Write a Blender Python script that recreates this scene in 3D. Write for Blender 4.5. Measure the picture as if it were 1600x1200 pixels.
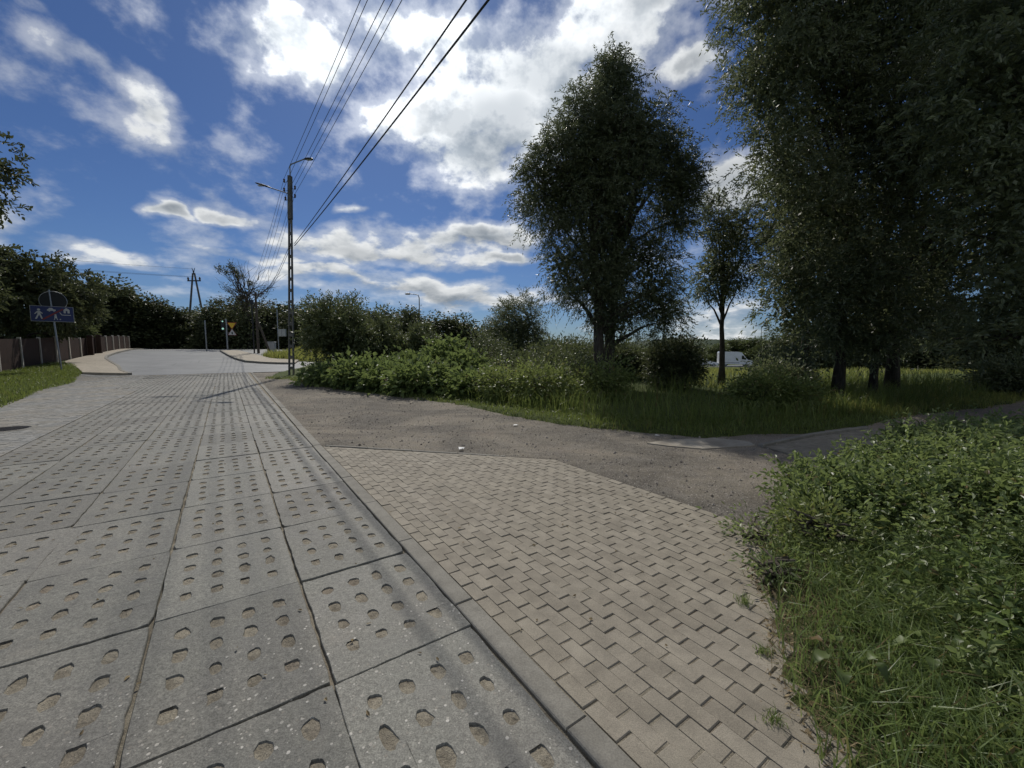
import bpy, math, random
import numpy as np
R = math.radians
rng = np.random.default_rng(7)
random.seed(7)
scene = bpy.context.scene
COL = scene.collection
for _o in list(bpy.data.objects):
    bpy.data.objects.remove(_o)

# ------------------------------------------------------------------ camera
CAM_H = 1.56
cam_data = bpy.data.cameras.new('camera')
cam_data.sensor_width = 36.0
cam_data.lens = 14.625
cam_data.clip_start = 0.05
cam_data.clip_end = 6000
cam = bpy.data.objects.new('camera', cam_data)
COL.objects.link(cam)
cam.location = (0, 0, CAM_H)
cam.rotation_euler = (R(90 - 5.01), 0, 0)
scene.camera = cam

# ------------------------------------------------------------------ sun, sky, exposure
SUN_AZ, SUN_EL = R(-13.7), R(44.0)          # azimuth from +Y towards +X
sun_dir = np.array([math.sin(SUN_AZ) * math.cos(SUN_EL), math.cos(SUN_AZ) * math.cos(SUN_EL), math.sin(SUN_EL)])
sl = bpy.data.lights.new('sun', 'SUN')
sl.energy = 3.2
sl.angle = R(0.55)
sl.color = (1.0, 0.95, 0.87)
sun = bpy.data.objects.new('sun', sl)
COL.objects.link(sun)
from mathutils import Vector, Matrix
sun.rotation_euler = Vector(sun_dir).to_track_quat('Z', 'Y').to_euler()
sun.location = (0, 0, 60)

SKY_STRENGTH = 0.085
scene.view_settings.view_transform = 'Standard'
scene.view_settings.look = 'None'
scene.view_settings.exposure = 0.0
scene.view_settings.gamma = 1.0
scene.view_settings.use_curve_mapping = False
scene.cycles.max_bounces = 4
scene.cycles.diffuse_bounces = 2
scene.cycles.glossy_bounces = 2
scene.cycles.transmission_bounces = 3
scene.cycles.transparent_max_bounces = 4
scene.cycles.caustics_reflective = False
scene.cycles.caustics_refractive = False
scene.cycles.use_denoising = True

class NT:
    """short-hand for node trees"""
    def __init__(self, tree):
        self.t = tree
    def n(self, typ, **kw):
        nd = self.t.nodes.new(typ)
        for k, v in kw.items():
            setattr(nd, k, v)
        return nd
    def link(self, a, b):
        self.t.links.new(a, b)
    def put(self, sock, v):
        if isinstance(v, bpy.types.NodeSocket):
            self.link(v, sock)
        else:
            sock.default_value = v
    def math(self, op, a, b=0.0, c=0.0, clamp=False):
        nd = self.n('ShaderNodeMath', operation=op, use_clamp=clamp)
        self.put(nd.inputs[0], a); self.put(nd.inputs[1], b); self.put(nd.inputs[2], c)
        return nd.outputs[0]
    def vmath(self, op, a, b=(0, 0, 0), out=0):
        nd = self.n('ShaderNodeVectorMath', operation=op)
        self.put(nd.inputs[0], a)
        if op == 'SCALE':
            self.put(nd.inputs['Scale'], b)
        else:
            self.put(nd.inputs[1], b)
        return nd.outputs['Value'] if out else nd.outputs[0]
    def ramp(self, v, a, b, c=0.0, d=1.0, smooth=True):
        nd = self.n('ShaderNodeMapRange', interpolation_type='SMOOTHSTEP' if smooth else 'LINEAR')
        self.put(nd.inputs['Value'], v)
        for nm, x in (('From Min', a), ('From Max', b), ('To Min', c), ('To Max', d)):
            self.put(nd.inputs[nm], x)
        return nd.outputs[0]
    def mix(self, f, a, b, blend='MIX'):
        nd = self.n('ShaderNodeMix', data_type='RGBA', blend_type=blend)
        self.put(nd.inputs[0], f)
        for s, v in ((nd.inputs[6], a), (nd.inputs[7], b)):
            if not isinstance(v, bpy.types.NodeSocket) and len(v) == 3:
                v = (*v, 1.0)
            self.put(s, v)
        return nd.outputs[2]
    def noise(self, vec, scale, detail=4.0, rough=0.55, dist=0.0, out=0):
        nd = self.n('ShaderNodeTexNoise')
        if vec is not None:
            self.link(vec, nd.inputs['Vector'])
        nd.inputs['Scale'].default_value = scale
        nd.inputs['Detail'].default_value = detail
        nd.inputs['Roughness'].default_value = rough
        nd.inputs['Distortion'].default_value = dist
        return nd.outputs[out]
    def voro(self, vec, scale, feature='F1', out=0, rand=1.0):
        nd = self.n('ShaderNodeTexVoronoi', feature=feature)
        self.link(vec, nd.inputs['Vector'])
        nd.inputs['Scale'].default_value = scale
        nd.inputs['Randomness'].default_value = rand
        return nd.outputs[out]

def build_world():
    w = bpy.data.worlds.new('World')
    scene.world = w
    w.use_nodes = True
    w.node_tree.nodes.clear()
    T = NT(w.node_tree)
    sky = T.n('ShaderNodeTexSky')
    sky.sky_type = 'NISHITA'
    sky.sun_disc = False
    sky.sun_elevation = SUN_EL
    sky.sun_rotation = SUN_AZ
    sky.altitude = 100
    sky.air_density = 1.0
    sky.dust_density = 0.35
    sky.ozone_density = 2.6
    gen = T.n('ShaderNodeTexCoord').outputs['Generated']
    sep = T.n('ShaderNodeSeparateXYZ'); T.link(gen, sep.inputs[0])
    x, y, z = sep.outputs
    az = T.math('ARCTAN2', x, y)
    el = T.math('ARCSINE', z)
    # cloud sheet coordinates: flat layer seen in perspective
    zz = T.math('ADD', T.math('MAXIMUM', z, 0.0), 0.28)
    comb = T.n('ShaderNodeCombineXYZ')
    T.link(T.math('DIVIDE', x, zz), comb.inputs[0]); T.link(T.math('DIVIDE', y, zz), comb.inputs[1])
    q = comb.outputs[0]
    gzv = T.math('ADD', T.math('MULTIPLY', z, 1.15), T.math('MULTIPLY', T.math('SUBTRACT', 1.0, T.math('POWER', 2.718, T.math('MULTIPLY', T.math('MAXIMUM', z, 0.0), -6.0))), 0.45))
    c3 = T.n('ShaderNodeCombineXYZ'); T.link(x, c3.inputs[0]); T.link(y, c3.inputs[1]); T.link(gzv, c3.inputs[2])
    q3 = c3.outputs[0]
    ae = T.n('ShaderNodeCombineXYZ'); T.link(az, ae.inputs[0]); T.link(el, ae.inputs[1])
    wn = T.n('ShaderNodeTexNoise'); T.link(q3, wn.inputs['Vector'])
    wn.inputs['Scale'].default_value = 5.5; wn.inputs['Detail'].default_value = 3
    warp = T.vmath('MULTIPLY', T.vmath('SUBTRACT', wn.outputs['Color'], (0.5, 0.5, 0.5)), (0.20, 0.15, 0.0))
    aew = T.vmath('ADD', ae.outputs[0], warp)
    blobs = [(-0.029,0.548,0.282,0.110,-0.00,1.00),(-0.450,0.549,0.115,0.050,-0.09,1.15),(-0.226,0.594,0.149,0.063,-0.00,1.00),
             (-0.059,0.406,0.160,0.071,-0.17,1.00),(-0.173,0.501,0.127,0.063,-0.00,0.95),(0.199,0.596,0.151,0.073,-0.00,1.00),
             (0.379,0.535,0.072,0.028,0.14,1.00),(0.292,0.633,0.169,0.033,-0.00,0.90),(-0.715,0.385,0.060,0.040,-0.38,0.84),
             (-0.795,0.415,0.070,0.026,-0.56,0.55),(-0.824,0.469,0.033,0.010,-0.66,0.45),(-0.695,0.253,0.046,0.015,-0.10,1.00),
             (-0.596,0.257,0.057,0.019,-0.14,1.00),(-0.742,0.154,0.043,0.015,-0.10,1.00),(-0.866,0.170,0.035,0.024,-0.17,0.90),
             (-0.292,0.223,0.270,0.040,0.03,0.95),(-0.045,0.263,0.126,0.030,0.05,1.00),(-0.425,0.151,0.236,0.021,-0.00,0.80),
             (-0.150,0.131,0.261,0.032,-0.03,0.85),(-0.542,0.179,0.088,0.015,-0.00,0.85),(0.454,0.335,0.090,0.052,-0.00,0.90),
             (-0.370,0.277,0.034,0.010,-0.00,0.80),(-0.015,0.204,0.120,0.017,0.07,0.80),(0.454,0.059,0.135,0.041,-0.00,0.70),
             (0.087,0.485,0.158,0.087,-0.00,1.00)]
    dens = None
    for (a0, e0, ra, re, rot, wt) in blobs:
        mp = T.n('ShaderNodeMapping', vector_type='TEXTURE')
        T.link(aew, mp.inputs['Vector'])
        mp.inputs['Location'].default_value = (a0, e0, 0)
        mp.inputs['Rotation'].default_value = (0, 0, rot)
        mp.inputs['Scale'].default_value = (ra * 1.25, re * 1.25, 1)
        r = T.vmath('LENGTH', mp.outputs[0], out=1)
        b = T.ramp(r, 0.1, 1.45, wt, 0.0)
        dens = b if dens is None else T.math('MAXIMUM', dens, b)
    # the same broken cloud goes on all round, outside the view
    far = T.noise(q, 0.55, 1, 0.5)
    aa = T.math('ABSOLUTE', az)
    gen_c = T.math('MULTIPLY', T.ramp(far, 0.46, 0.68), T.math('MAXIMUM', T.ramp(aa, 0.95, 1.25), T.ramp(el, 0.72, 0.9)))
    dens = T.math('MAXIMUM', dens, gen_c)
    fbm = T.noise(q3, 8.0, 7, 0.58, 0.0)
    q2 = T.vmath('ADD', q3, tuple(float(v) * 0.035 for v in (sun_dir[0] - 0.1, sun_dir[1] - 0.75, sun_dir[2] + 0.25)))
    fbm2 = T.noise(q2, 8.0, 5, 0.58, 0.0)
    tot = T.math('ADD', dens, T.math('MULTIPLY', T.math('SUBTRACT', fbm, 0.5), 2.4))
    mask = T.ramp(tot, 0.36, 0.86)
    soft = T.ramp(tot, 0.02, 0.62, 0.0, 0.42)
    mask = T.math('MAXIMUM', mask, soft)
    relief = T.math('MULTIPLY_ADD', T.math('SUBTRACT', fbm, fbm2), 4.5, 0.62, clamp=True)
    big = T.noise(q3, 3.2, 3, 0.55)
    thick = T.math('MULTIPLY', T.ramp(tot, 0.75, 1.15), T.ramp(big, 0.40, 0.58))
    gb = None
    for (a0, e0, ra, re, wt) in ((-0.052, 0.470, 0.135, 0.075, 1.0), (0.075, 0.560, 0.14, 0.06, 0.9), (0.18, 0.48, 0.16, 0.10, 0.8), (0.46, 0.31, 0.12, 0.05, .8), (-0.05, 0.245, 0.10, 0.016, .8), (-.30, .205, .14, .014, .7), (-.2, .125, .2, .014, .8)):
        mp = T.n('ShaderNodeMapping', vector_type='TEXTURE'); T.link(aew, mp.inputs['Vector'])
        mp.inputs['Location'].default_value = (a0, e0, 0); mp.inputs['Scale'].default_value = (ra * 1.3, re * 1.3, 1)
        b = T.ramp(T.vmath('LENGTH', mp.outputs[0], out=1), 0.3, 1.25, wt, 0.0)
        gb = b if gb is None else T.math('MAXIMUM', gb, b)
    thick = T.math('MAXIMUM', thick, gb)
    dot = T.vmath('DOT_PRODUCT', gen, tuple(float(v) for v in sun_dir), out=1)
    near = T.ramp(dot, 0.84, 1.0, 0.95, 1.75)
    lit = T.mix(relief, (0.46, 0.50, 0.54), (0.86, 0.88, 0.89))
    grey = T.mix(relief, (0.20, 0.24, 0.29), (0.44, 0.47, 0.50))
    ccol = T.mix(thick, lit, grey)
    ccol = T.vmath('SCALE', ccol, near)
    # deep clear blue between the clouds
    skyc = T.vmath('SCALE', sky.outputs[0], SKY_STRENGTH)
    skyc = T.vmath("MULTIPLY", skyc, (0.31, 0.42, 0.62))
    hz = T.ramp(el, 0.0, 0.35, 1.0, 0.0)
    allc = T.mix(mask, skyc, ccol)
    bg = T.n('ShaderNodeBackground')
    T.link(allc, bg.inputs['Color'])
    bg.inputs['Strength'].default_value = 1.0
    out = T.n('ShaderNodeOutputWorld')
    T.link(bg.outputs[0], out.inputs['Surface'])
    w.cycles.sampling_method = 'MANUAL'
    w.cycles.sample_map_resolution = 512
build_world()

# ------------------------------------------------------------------ the lie of the land
# s runs along the slab road away from the camera, t across it to the right
A = np.array([-math.sin(R(34.5)), math.cos(R(34.5))])
B = np.array([A[1], -A[0]])
ROAD_ROT = R(34.5)
def xy(s, t):
    s = np.asarray(s, float); t = np.asarray(t, float)
    return s * A[0] + t * B[0], s * A[1] + t * B[1]
def st(X, Y):
    return X * A[0] + Y * A[1], X * B[0] + Y * B[1]
def sm(a, b, x):
    u = np.clip((np.asarray(x, float) - a) / (b - a), 0, 1)
    return u * u * (3 - 2 * u)
def hgt(X, Y):
    s, t = st(X, Y)
    rise = 1.35 * sm(26, 62, s) * (1 - sm(8, 26, t))
    mound = 0.25 * sm(-5, -7.5, t) * (1 - sm(30, 55, s))
    fall = -2.0 * sm(22, 58, Y) * sm(6, 26, t)
    return rise + mound + fall
_nk = [(rng.uniform(-1, 1, 2) * f, rng.uniform(0, 6.28), 1.0 / f) for f in (0.5, 0.9, 1.7, 3.1, 5.5, 9.0) for _ in range(4)]
def bump2(X, Y):
    v = 0
    for k, ph, am in _nk:
        v = v + am * np.sin(k[0] * X + k[1] * Y + ph)
    return v * 0.12
PAVED = np.array([(-8, -4.6), (10, -4.7), (16.4, -4.9), (21.3, -5.45), (25.4, -5.5), (31.8, -6.4), (35, -7.4), (38, -8.6), (45, -9.2), (78, -9.6),
                  (78, 12), (56, 9), (45, 2.6), (41.2, 3.3), (37.5, 6.0), (33, 4.2), (28, 2.3), (24.1, 1.6), (22.9, 2.4), (17.8, 3.0), (13.5, 4.2),
                  (10.6, 5.1), (7.8, 5.3), (6.06, 5.7), (4.85, 6.2), (4.0, 6.8), (3.45, 8.0), (3.05, 9.0), (2.75, 10.5), (2.55, 13), (1.8, 16.5),
                  (1.5, 19), (0.5, 34), (-1.5, 34), (-0.2, 19), (0.9, 14), (1.05, 9), (1.2, 6), (1.45, 4.2), (1.5, 3.75), (1.42, 3.17), (1.3, 2.8),
                  (1.06, 2.38), (0.84, 2.00), (0.68, 1.79), (0.50, 1.57), (0.0, 1.36), (-8, 1.25)])
def sdist(S, T, poly):
    """signed distance to a polygon (negative inside)"""
    S = np.asarray(S, float); T = np.asarray(T, float)
    d = np.full(S.shape, 1e9); inside = np.zeros(S.shape, bool)
    n = len(poly)
    for i in range(n):
        a = poly[i]; b = poly[(i + 1) % n]
        e = b - a
        u = np.clip(((S - a[0]) * e[0] + (T - a[1]) * e[1]) / (e @ e), 0, 1)
        d = np.minimum(d, np.hypot(S - a[0] - u * e[0], T - a[1] - u * e[1]))
        if a[1] != b[1]:
            c = ((a[1] > T) != (b[1] > T)) & (S < (b[0] - a[0]) * (T - a[1]) / (b[1] - a[1]) + a[0])
            inside ^= c
    return np.where(inside, -d, d)
def ground_z(X, Y):
    X = np.asarray(X, float); Y = np.asarray(Y, float)
    s, t = st(X, Y)
    n = bump2(X, Y)
    d = sdist(s, t, PAVED) + 0.05 * np.sin(3.1 * X + 1.3 * Y) + 0.04 * np.sin(7.3 * Y - 4.1 * X)
    return hgt(X, Y) - 0.18 + (0.21 + 0.05 * np.clip(n, -1, 1)) * sm(-0.14, 0.14, d) + 0.10 * n * sm(0.3, 3.0, d)

# ------------------------------------------------------------------ mesh helpers
class MB:
    def __init__(self):
        self.v = []; self.f = []; self.n = 0
    def add(self, V, F):
        V = np.asarray(V, float).reshape(-1, 3); F = np.asarray(F, int)
        if len(V) == 0:
            return self
        self.v.append(V); self.f.append(F + self.n); self.n += len(V)
        return self
    def mesh(self, name, mat, smooth=False):
        me = bpy.data.meshes.new(name)
        V = np.concatenate(self.v)
        loops = np.concatenate([f.ravel() for f in self.f])
        tot = np.concatenate([np.full(len(f), f.shape[1]) for f in self.f])
        start = np.concatenate([[0], np.cumsum(tot)[:-1]])
        me.vertices.add(len(V)); me.vertices.foreach_set('co', V.ravel().astype(np.float32))
        me.loops.add(len(loops)); me.loops.foreach_set('vertex_index', loops.astype(np.int32))
        me.polygons.add(len(tot))
        me.polygons.foreach_set('loop_start', start.astype(np.int32))
        me.polygons.foreach_set('loop_total', tot.astype(np.int32))
        me.polygons.foreach_set('use_smooth', np.full(len(tot), bool(smooth)))
        me.update(calc_edges=True)
        if mat is not None:
            me.materials.append(mat)
        return me
    def obj(self, name, mat, parent=None, smooth=False, **props):
        return link(name, self.mesh(name, mat, smooth), parent, **props)
    # shapes -------------------------------------------------------
    def box(self, c, size, rz=0.0, taper=1.0):
        x, y, z = [d / 2 for d in size]
        P = np.array([(-x, -y, -z), (x, -y, -z), (x, y, -z), (-x, y, -z), (-x * taper, -y * taper, z), (x * taper, -y * taper, z), (x * taper, y * taper, z), (-x * taper, y * taper, z)])
        cs, sn = math.cos(rz), math.sin(rz)
        P = P @ np.array([[cs, sn, 0], [-sn, cs, 0], [0, 0, 1]]) + np.asarray(c, float)
        return self.add(P, [(0, 3, 2, 1), (4, 5, 6, 7), (0, 1, 5, 4), (1, 2, 6, 5), (2, 3, 7, 6), (3, 0, 4, 7)])
    def tube(self, pts, rad, n=7, cap=True):
        P = np.asarray(pts, float); m = len(P)
        rad = np.broadcast_to(np.asarray(rad, float), (m,))
        T = np.gradient(P, axis=0); T /= np.linalg.norm(T, axis=1)[:, None] + 1e-9
        up = np.array([0.0, 0, 1]) if abs(T[0][2]) < 0.9 else np.array([1.0, 0, 0])
        U = np.cross(T, up); U /= np.linalg.norm(U, axis=1)[:, None] + 1e-9
        W = np.cross(T, U)
        an = np.linspace(0, 2 * np.pi, n, endpoint=False)
        V = P[:, None] + rad[:, None, None] * (U[:, None] * np.cos(an)[None, :, None] + W[:, None] * np.sin(an)[None, :, None])
        i, j = np.meshgrid(np.arange(m - 1), np.arange(n), indexing='ij'); k = (j + 1) % n
        F = np.stack([i * n + j, i * n + k, (i + 1) * n + k, (i + 1) * n + j], -1).reshape(-1, 4)
        n0 = self.n
        self.add(V.reshape(-1, 3), F[:, ::-1])
        if cap and n >= 3:
            for r, off in ((range(n), 0), (range(n - 1, -1, -1), (m - 1) * n)):
                self.f.append(np.array([[n0 + off + q for q in r]]))
        return self
    def prism(self, poly, z0, z1, frame=None):
        """outline (x,y) lifted z0..z1; frame = (origin, ex, ey, ez)"""
        p = np.asarray(poly, float); n = len(p)
        V = np.concatenate([np.c_[p, np.full(n, z0)], np.c_[p, np.full(n, z1)]])
        if frame is not None:
            o, ex, ey, ez = [np.asarray(q, float) for q in frame]
            V = o + V[:, :1] * ex + V[:, 1:2] * ey + V[:, 2:] * ez
        n0 = self.n
        self.add(V, [(i, (i + 1) % n, n + (i + 1) % n, n + i) for i in range(n)])
        self.f.append(np.array([[n0 + i for i in range(n - 1, -1, -1)]])); self.f.append(np.array([[n0 + n + i for i in range(n)]]))
        return self
    def diamonds(self, P, D, L, W, g=rng):
        """flat pointed leaves"""
        P = np.asarray(P); m = len(P)
        D = D / (np.linalg.norm(D, axis=1)[:, None] + 1e-9)
        S = np.cross(D, g.normal(size=(m, 3))); S /= np.linalg.norm(S, axis=1)[:, None] + 1e-9
        L = np.broadcast_to(L, (m,))[:, None]; W = np.broadcast_to(W, (m,))[:, None]
        V = np.stack([P, P + D * L * .45 + S * W * .5, P + D * L, P + D * L * .45 - S * W * .5], 1)
        return self.add(V.reshape(-1, 3), np.arange(m * 4).reshape(m, 4))
    def leaves(self, P, D, L, W, g=rng, fold=0.25, up=0.6):
        """broad leaves folded along the midrib, tips drooping"""
        P = np.asarray(P); m = len(P)
        D = D / (np.linalg.norm(D, axis=1)[:, None] + 1e-9)
        Nn = g.normal(size=(m, 3)); Nn[:, 2] = np.abs(Nn[:, 2]) + up
        S = np.cross(D, Nn); S /= np.linalg.norm(S, axis=1)[:, None] + 1e-9
        Nn = np.cross(S, D)
        L = np.broadcast_to(L, (m,))[:, None]; W = np.broadcast_to(W, (m,))[:, None]
        a, b = 0.32, 0.70
        V = np.stack([P, P + D * L * a + S * W * .5 + Nn * W * fold, P + D * L * b + S * W * .36 + Nn * W * fold * .6, P + D * L - Nn * W * .25,
                      P + D * L * b - S * W * .36 + Nn * W * fold * .6, P + D * L * a - S * W * .5 + Nn * W * fold], 1)
        F = (np.arange(m) * 6)[:, None, None] + np.array([[0, 1, 2, 3], [0, 3, 4, 5]])[None]
        return self.add(V.reshape(-1, 3), F.reshape(-1, 4))
    def blades(self, P, H, W, lean, g=rng):
        """grass blades: five points, bending over"""
        P = np.asarray(P); m = len(P)
        an = g.uniform(0, 2 * np.pi, m)
        d = np.stack([np.cos(an), np.sin(an), np.zeros(m)], 1); sd = np.stack([-np.sin(an), np.cos(an), np.zeros(m)], 1)
        tw = g.uniform(0, 2 * np.pi, m); sd = np.stack([np.cos(tw), np.sin(tw), np.zeros(m)], 1)
        H = np.broadcast_to(H, (m,))[:, None]; W = np.broadcast_to(W, (m,))[:, None]; lean = np.broadcast_to(lean, (m,))[:, None]
        z = np.array([0, 0, 1.0])
        m1 = P + z * H * .55 + d * H * lean * .25
        tip = P + z * H * (1 - .35 * lean) + d * H * lean
        V = np.stack([P - sd * W * .5, P + sd * W * .5, m1 + sd * W * .4, m1 - sd * W * .4, tip], 1).reshape(-1, 3)
        i = np.arange(m)[:, None] * 5
        n0 = self.n
        self.add(V, i + np.array([[0, 1, 2, 3]]))
        self.f.append(n0 + i + np.array([[3, 2, 4]]))
        return self

def link(name, data, parent=None, **props):
    o = bpy.data.objects.new(name, data)
    COL.objects.link(o)
    if parent is not None:
        o.parent = parent
    for k, v in props.items():
        if v is not None:
            o[k] = v
    return o
def thing(name, loc, label, category, group=None, rz=0.0):
    o = link(name, None, None, label=label, category=category, group=group)
    o.location = loc; o.rotation_euler = (0, 0, rz)
    o.empty_display_size = 0.2
    return o

# ------------------------------------------------------------------ materials
def new_mat(name):
    m = bpy.data.materials.new(name); m.use_nodes = True
    m.node_tree.nodes.clear()
    return m, NT(m.node_tree)
def finish(T, color, rough=0.8, bump=None, strength=0.3, dist=0.01, metal=0.0, spec=0.5, coat=0.0, shader_mix=None):
    p = T.n('ShaderNodeBsdfPrincipled')
    T.put(p.inputs['Base Color'], color if isinstance(color, bpy.types.NodeSocket) else (*color, 1))
    T.put(p.inputs['Roughness'], rough)
    p.inputs['Metallic'].default_value = metal
    p.inputs['Specular IOR Level'].default_value = spec
    p.inputs['Coat Weight'].default_value = coat
    if bump is not None:
        b = T.n('ShaderNodeBump'); b.inputs['Strength'].default_value = strength; b.inputs['Distance'].default_value = dist
        T.link(bump, b.inputs['Height']); T.link(b.outputs[0], p.inputs['Normal'])
    o = T.n('ShaderNodeOutputMaterial')
    sh = p.outputs[0]
    if shader_mix is not None:
        sh = shader_mix(T, sh)
    T.link(sh, o.inputs['Surface'])
def pos(T):
    return T.n('ShaderNodeNewGeometry').outputs['Position']
def rnd(T, island=True):
    r = T.n('ShaderNodeObjectInfo').outputs['Random']
    if island:
        r = T.math('FRACT', T.math('ADD', r, T.n('ShaderNodeNewGeometry').outputs['Random Per Island']))
    return r
def basic(name, color, rough=0.6, var=0.15, scale=6.0, metal=0.0, bump=0.0, spec=0.5, coat=0.0):
    m, T = new_mat(name)
    co = T.n('ShaderNodeTexCoord').outputs['Object']
    n = T.noise(co, scale, 6, 0.6)
    k = T.ramp(n, 0.25, 0.75, 1 - var, 1 + var)
    c = T.vmath('SCALE', (*color,), k)
    finish(T, c, T.ramp(n, 0.2, 0.8, max(rough - .1, .05), min(rough + .1, 1)), T.noise(co, scale * 12, 3) if bump else None, bump, 0.01, metal, spec, coat)
    return m

def mat_slab():
    m, T = new_mat('slab_concrete')
    P = pos(T)
    big = T.noise(P, 0.55, 5, 0.6); mid = T.noise(P, 4.0, 6, 0.65); fine = T.noise(P, 140, 3, 0.7)
    base = T.mix(T.ramp(mid, 0.3, 0.7), (0.142, 0.140, 0.120), (0.208, 0.204, 0.175))
    base = T.mix(T.ramp(big, 0.38, 0.66), base, T.mix(0.5, base, (0.20, 0.185, 0.16)))
    base = T.vmath('SCALE', base, T.ramp(rnd(T, False), 0, 1, 0.86, 1.14, False))
    base = T.vmath('SCALE', base, T.ramp(fine, 0.3, 0.7, 0.66, 1.34))
    base = T.vmath('SCALE', base, T.ramp(T.noise(P, 38, 5, 0.75), 0.3, 0.7, 0.74, 1.24))
    base = T.mix(T.ramp(T.noise(P, 11, 6, 0.7), 0.60, 0.74, 0, 0.5), base, (0.10, 0.098, 0.092))
    # pale pebbles where the cement skin is worn off
    vn = T.n('ShaderNodeTexVoronoi'); T.link(P, vn.inputs['Vector']); vn.inputs['Scale'].default_value = 52
    sc = T.n('ShaderNodeSeparateColor'); T.link(vn.outputs['Color'], sc.inputs[0])
    size = T.ramp(sc.outputs[0], 0.50, 1.0, 0.02, 0.46, False)
    worn = T.math('MULTIPLY', T.ramp(T.noise(P, 0.9, 5, 0.65), 0.54, 0.68), T.ramp(rnd(T, False), 0.45, 0.9, 0.05, .8))
    near = T.math('MULTIPLY', T.ramp(T.vmath('LENGTH', P, out=1), 2.35, 2.75, 1.0, 0.0), T.ramp(T.noise(P, 2.3, 4, .6), 0.36, 0.58, 0.25, 1.0))
    peb = T.math('MULTIPLY', T.ramp(T.math('SUBTRACT', vn.outputs['Distance'], size), -0.06, 0.03, 1, 0), T.ramp(T.math('ADD', worn, T.math('MULTIPLY', near, 0.95)), 0.22, 0.70))
    pcol = T.mix(T.math('POWER', sc.outputs[1], 1.6), (0.22, 0.20, 0.165), (0.66, 0.63, 0.56))
    base = T.mix(T.math('MULTIPLY', peb, 0.8), base, pcol)
    base = T.mix(T.ramp(T.noise(P, 0.8, 5, 0.6, 0.8), 0.52, 0.66, 0, 0.38), base, (0.105, 0.100, 0.090))
    # dust
    base = T.mix(T.ramp(T.noise(P, 1.7, 6, 0.7), 0.56, 0.76, 0, 0.35), base, (0.29, 0.26, 0.21))
    # fine cracks
    cr = T.voro(T.vmath('ADD', P, T.vmath('SCALE', T.n('ShaderNodeTexNoise').outputs['Color'], 0.2)), 1.1, 'DISTANCE_TO_EDGE')
    crk = T.math('MULTIPLY', T.ramp(cr, 0.0, 0.006, 1, 0), T.ramp(T.noise(P, 0.7, 2), 0.55, 0.6))
    base = T.mix(T.math('MULTIPLY', crk, 0.6), base, (0.06, 0.055, 0.05))
    h = T.math('ADD', T.math('ADD', T.math('MULTIPLY', fine, 0.5), T.math('MULTIPLY', peb, 0.5)), T.math('MULTIPLY', T.noise(P, 26, 5, 0.7), 0.9))
    finish(T, base, T.ramp(mid, 0.3, 0.7, 0.62, 0.82), h, 0.55, 0.006, spec=0.35)
    return m
def mat_paver(name='paver_concrete', a=(0.225, 0.199, 0.155), b=(0.282, 0.252, 0.200)):
    m, T = new_mat(name)
    P = pos(T)
    r = rnd(T)
    fine = T.noise(P, 220, 3, 0.75); mid = T.noise(P, 7, 5, 0.6); big = T.noise(P, 0.8, 4, 0.6)
    c = T.mix(T.math('POWER', r, 1.4), a, b)
    c = T.mix(T.ramp(big, 0.40, 0.65, 0, 0.6), c, (0.27, 0.24, 0.185))
    c = T.mix(T.ramp(T.noise(P, 2.2, 6, 0.7), 0.52, 0.72, 0, 0.45), c, (0.19, 0.175, 0.135))
    c = T.vmath('SCALE', c, T.ramp(mid, 0.25, 0.75, 0.82, 1.16))
    c = T.vmath('SCALE', c, T.ramp(fine, 0.25, 0.75, 0.70, 1.28))
    h = T.math('ADD', T.math('MULTIPLY', fine, 0.6), T.noise(P, 40, 4, 0.7))
    finish(T, c, 0.82, h, 0.5, 0.004, spec=0.3)
    return m
def mat_bed():
    m, T = new_mat('sandy_bed')
    P = pos(T)
    n = T.noise(P, 9, 8, 0.7); f = T.noise(P, 170, 3, 0.7)
    c = T.mix(T.ramp(n, 0.3, 0.7), (0.165, 0.145, 0.110), (0.34, 0.305, 0.235))
    c = T.mix(T.ramp(T.noise(P, 1.4, 3), 0.5, 0.7, 0, 0.4), c, (0.21, 0.16, 0.12))
    c = T.vmath('SCALE', c, T.ramp(f, 0.25, 0.75, 0.6, 1.35))
    finish(T, c, 0.95, T.math('ADD', n, T.math('MULTIPLY', f, .4)), 0.9, 0.02, spec=0.15)
    return m
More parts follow.
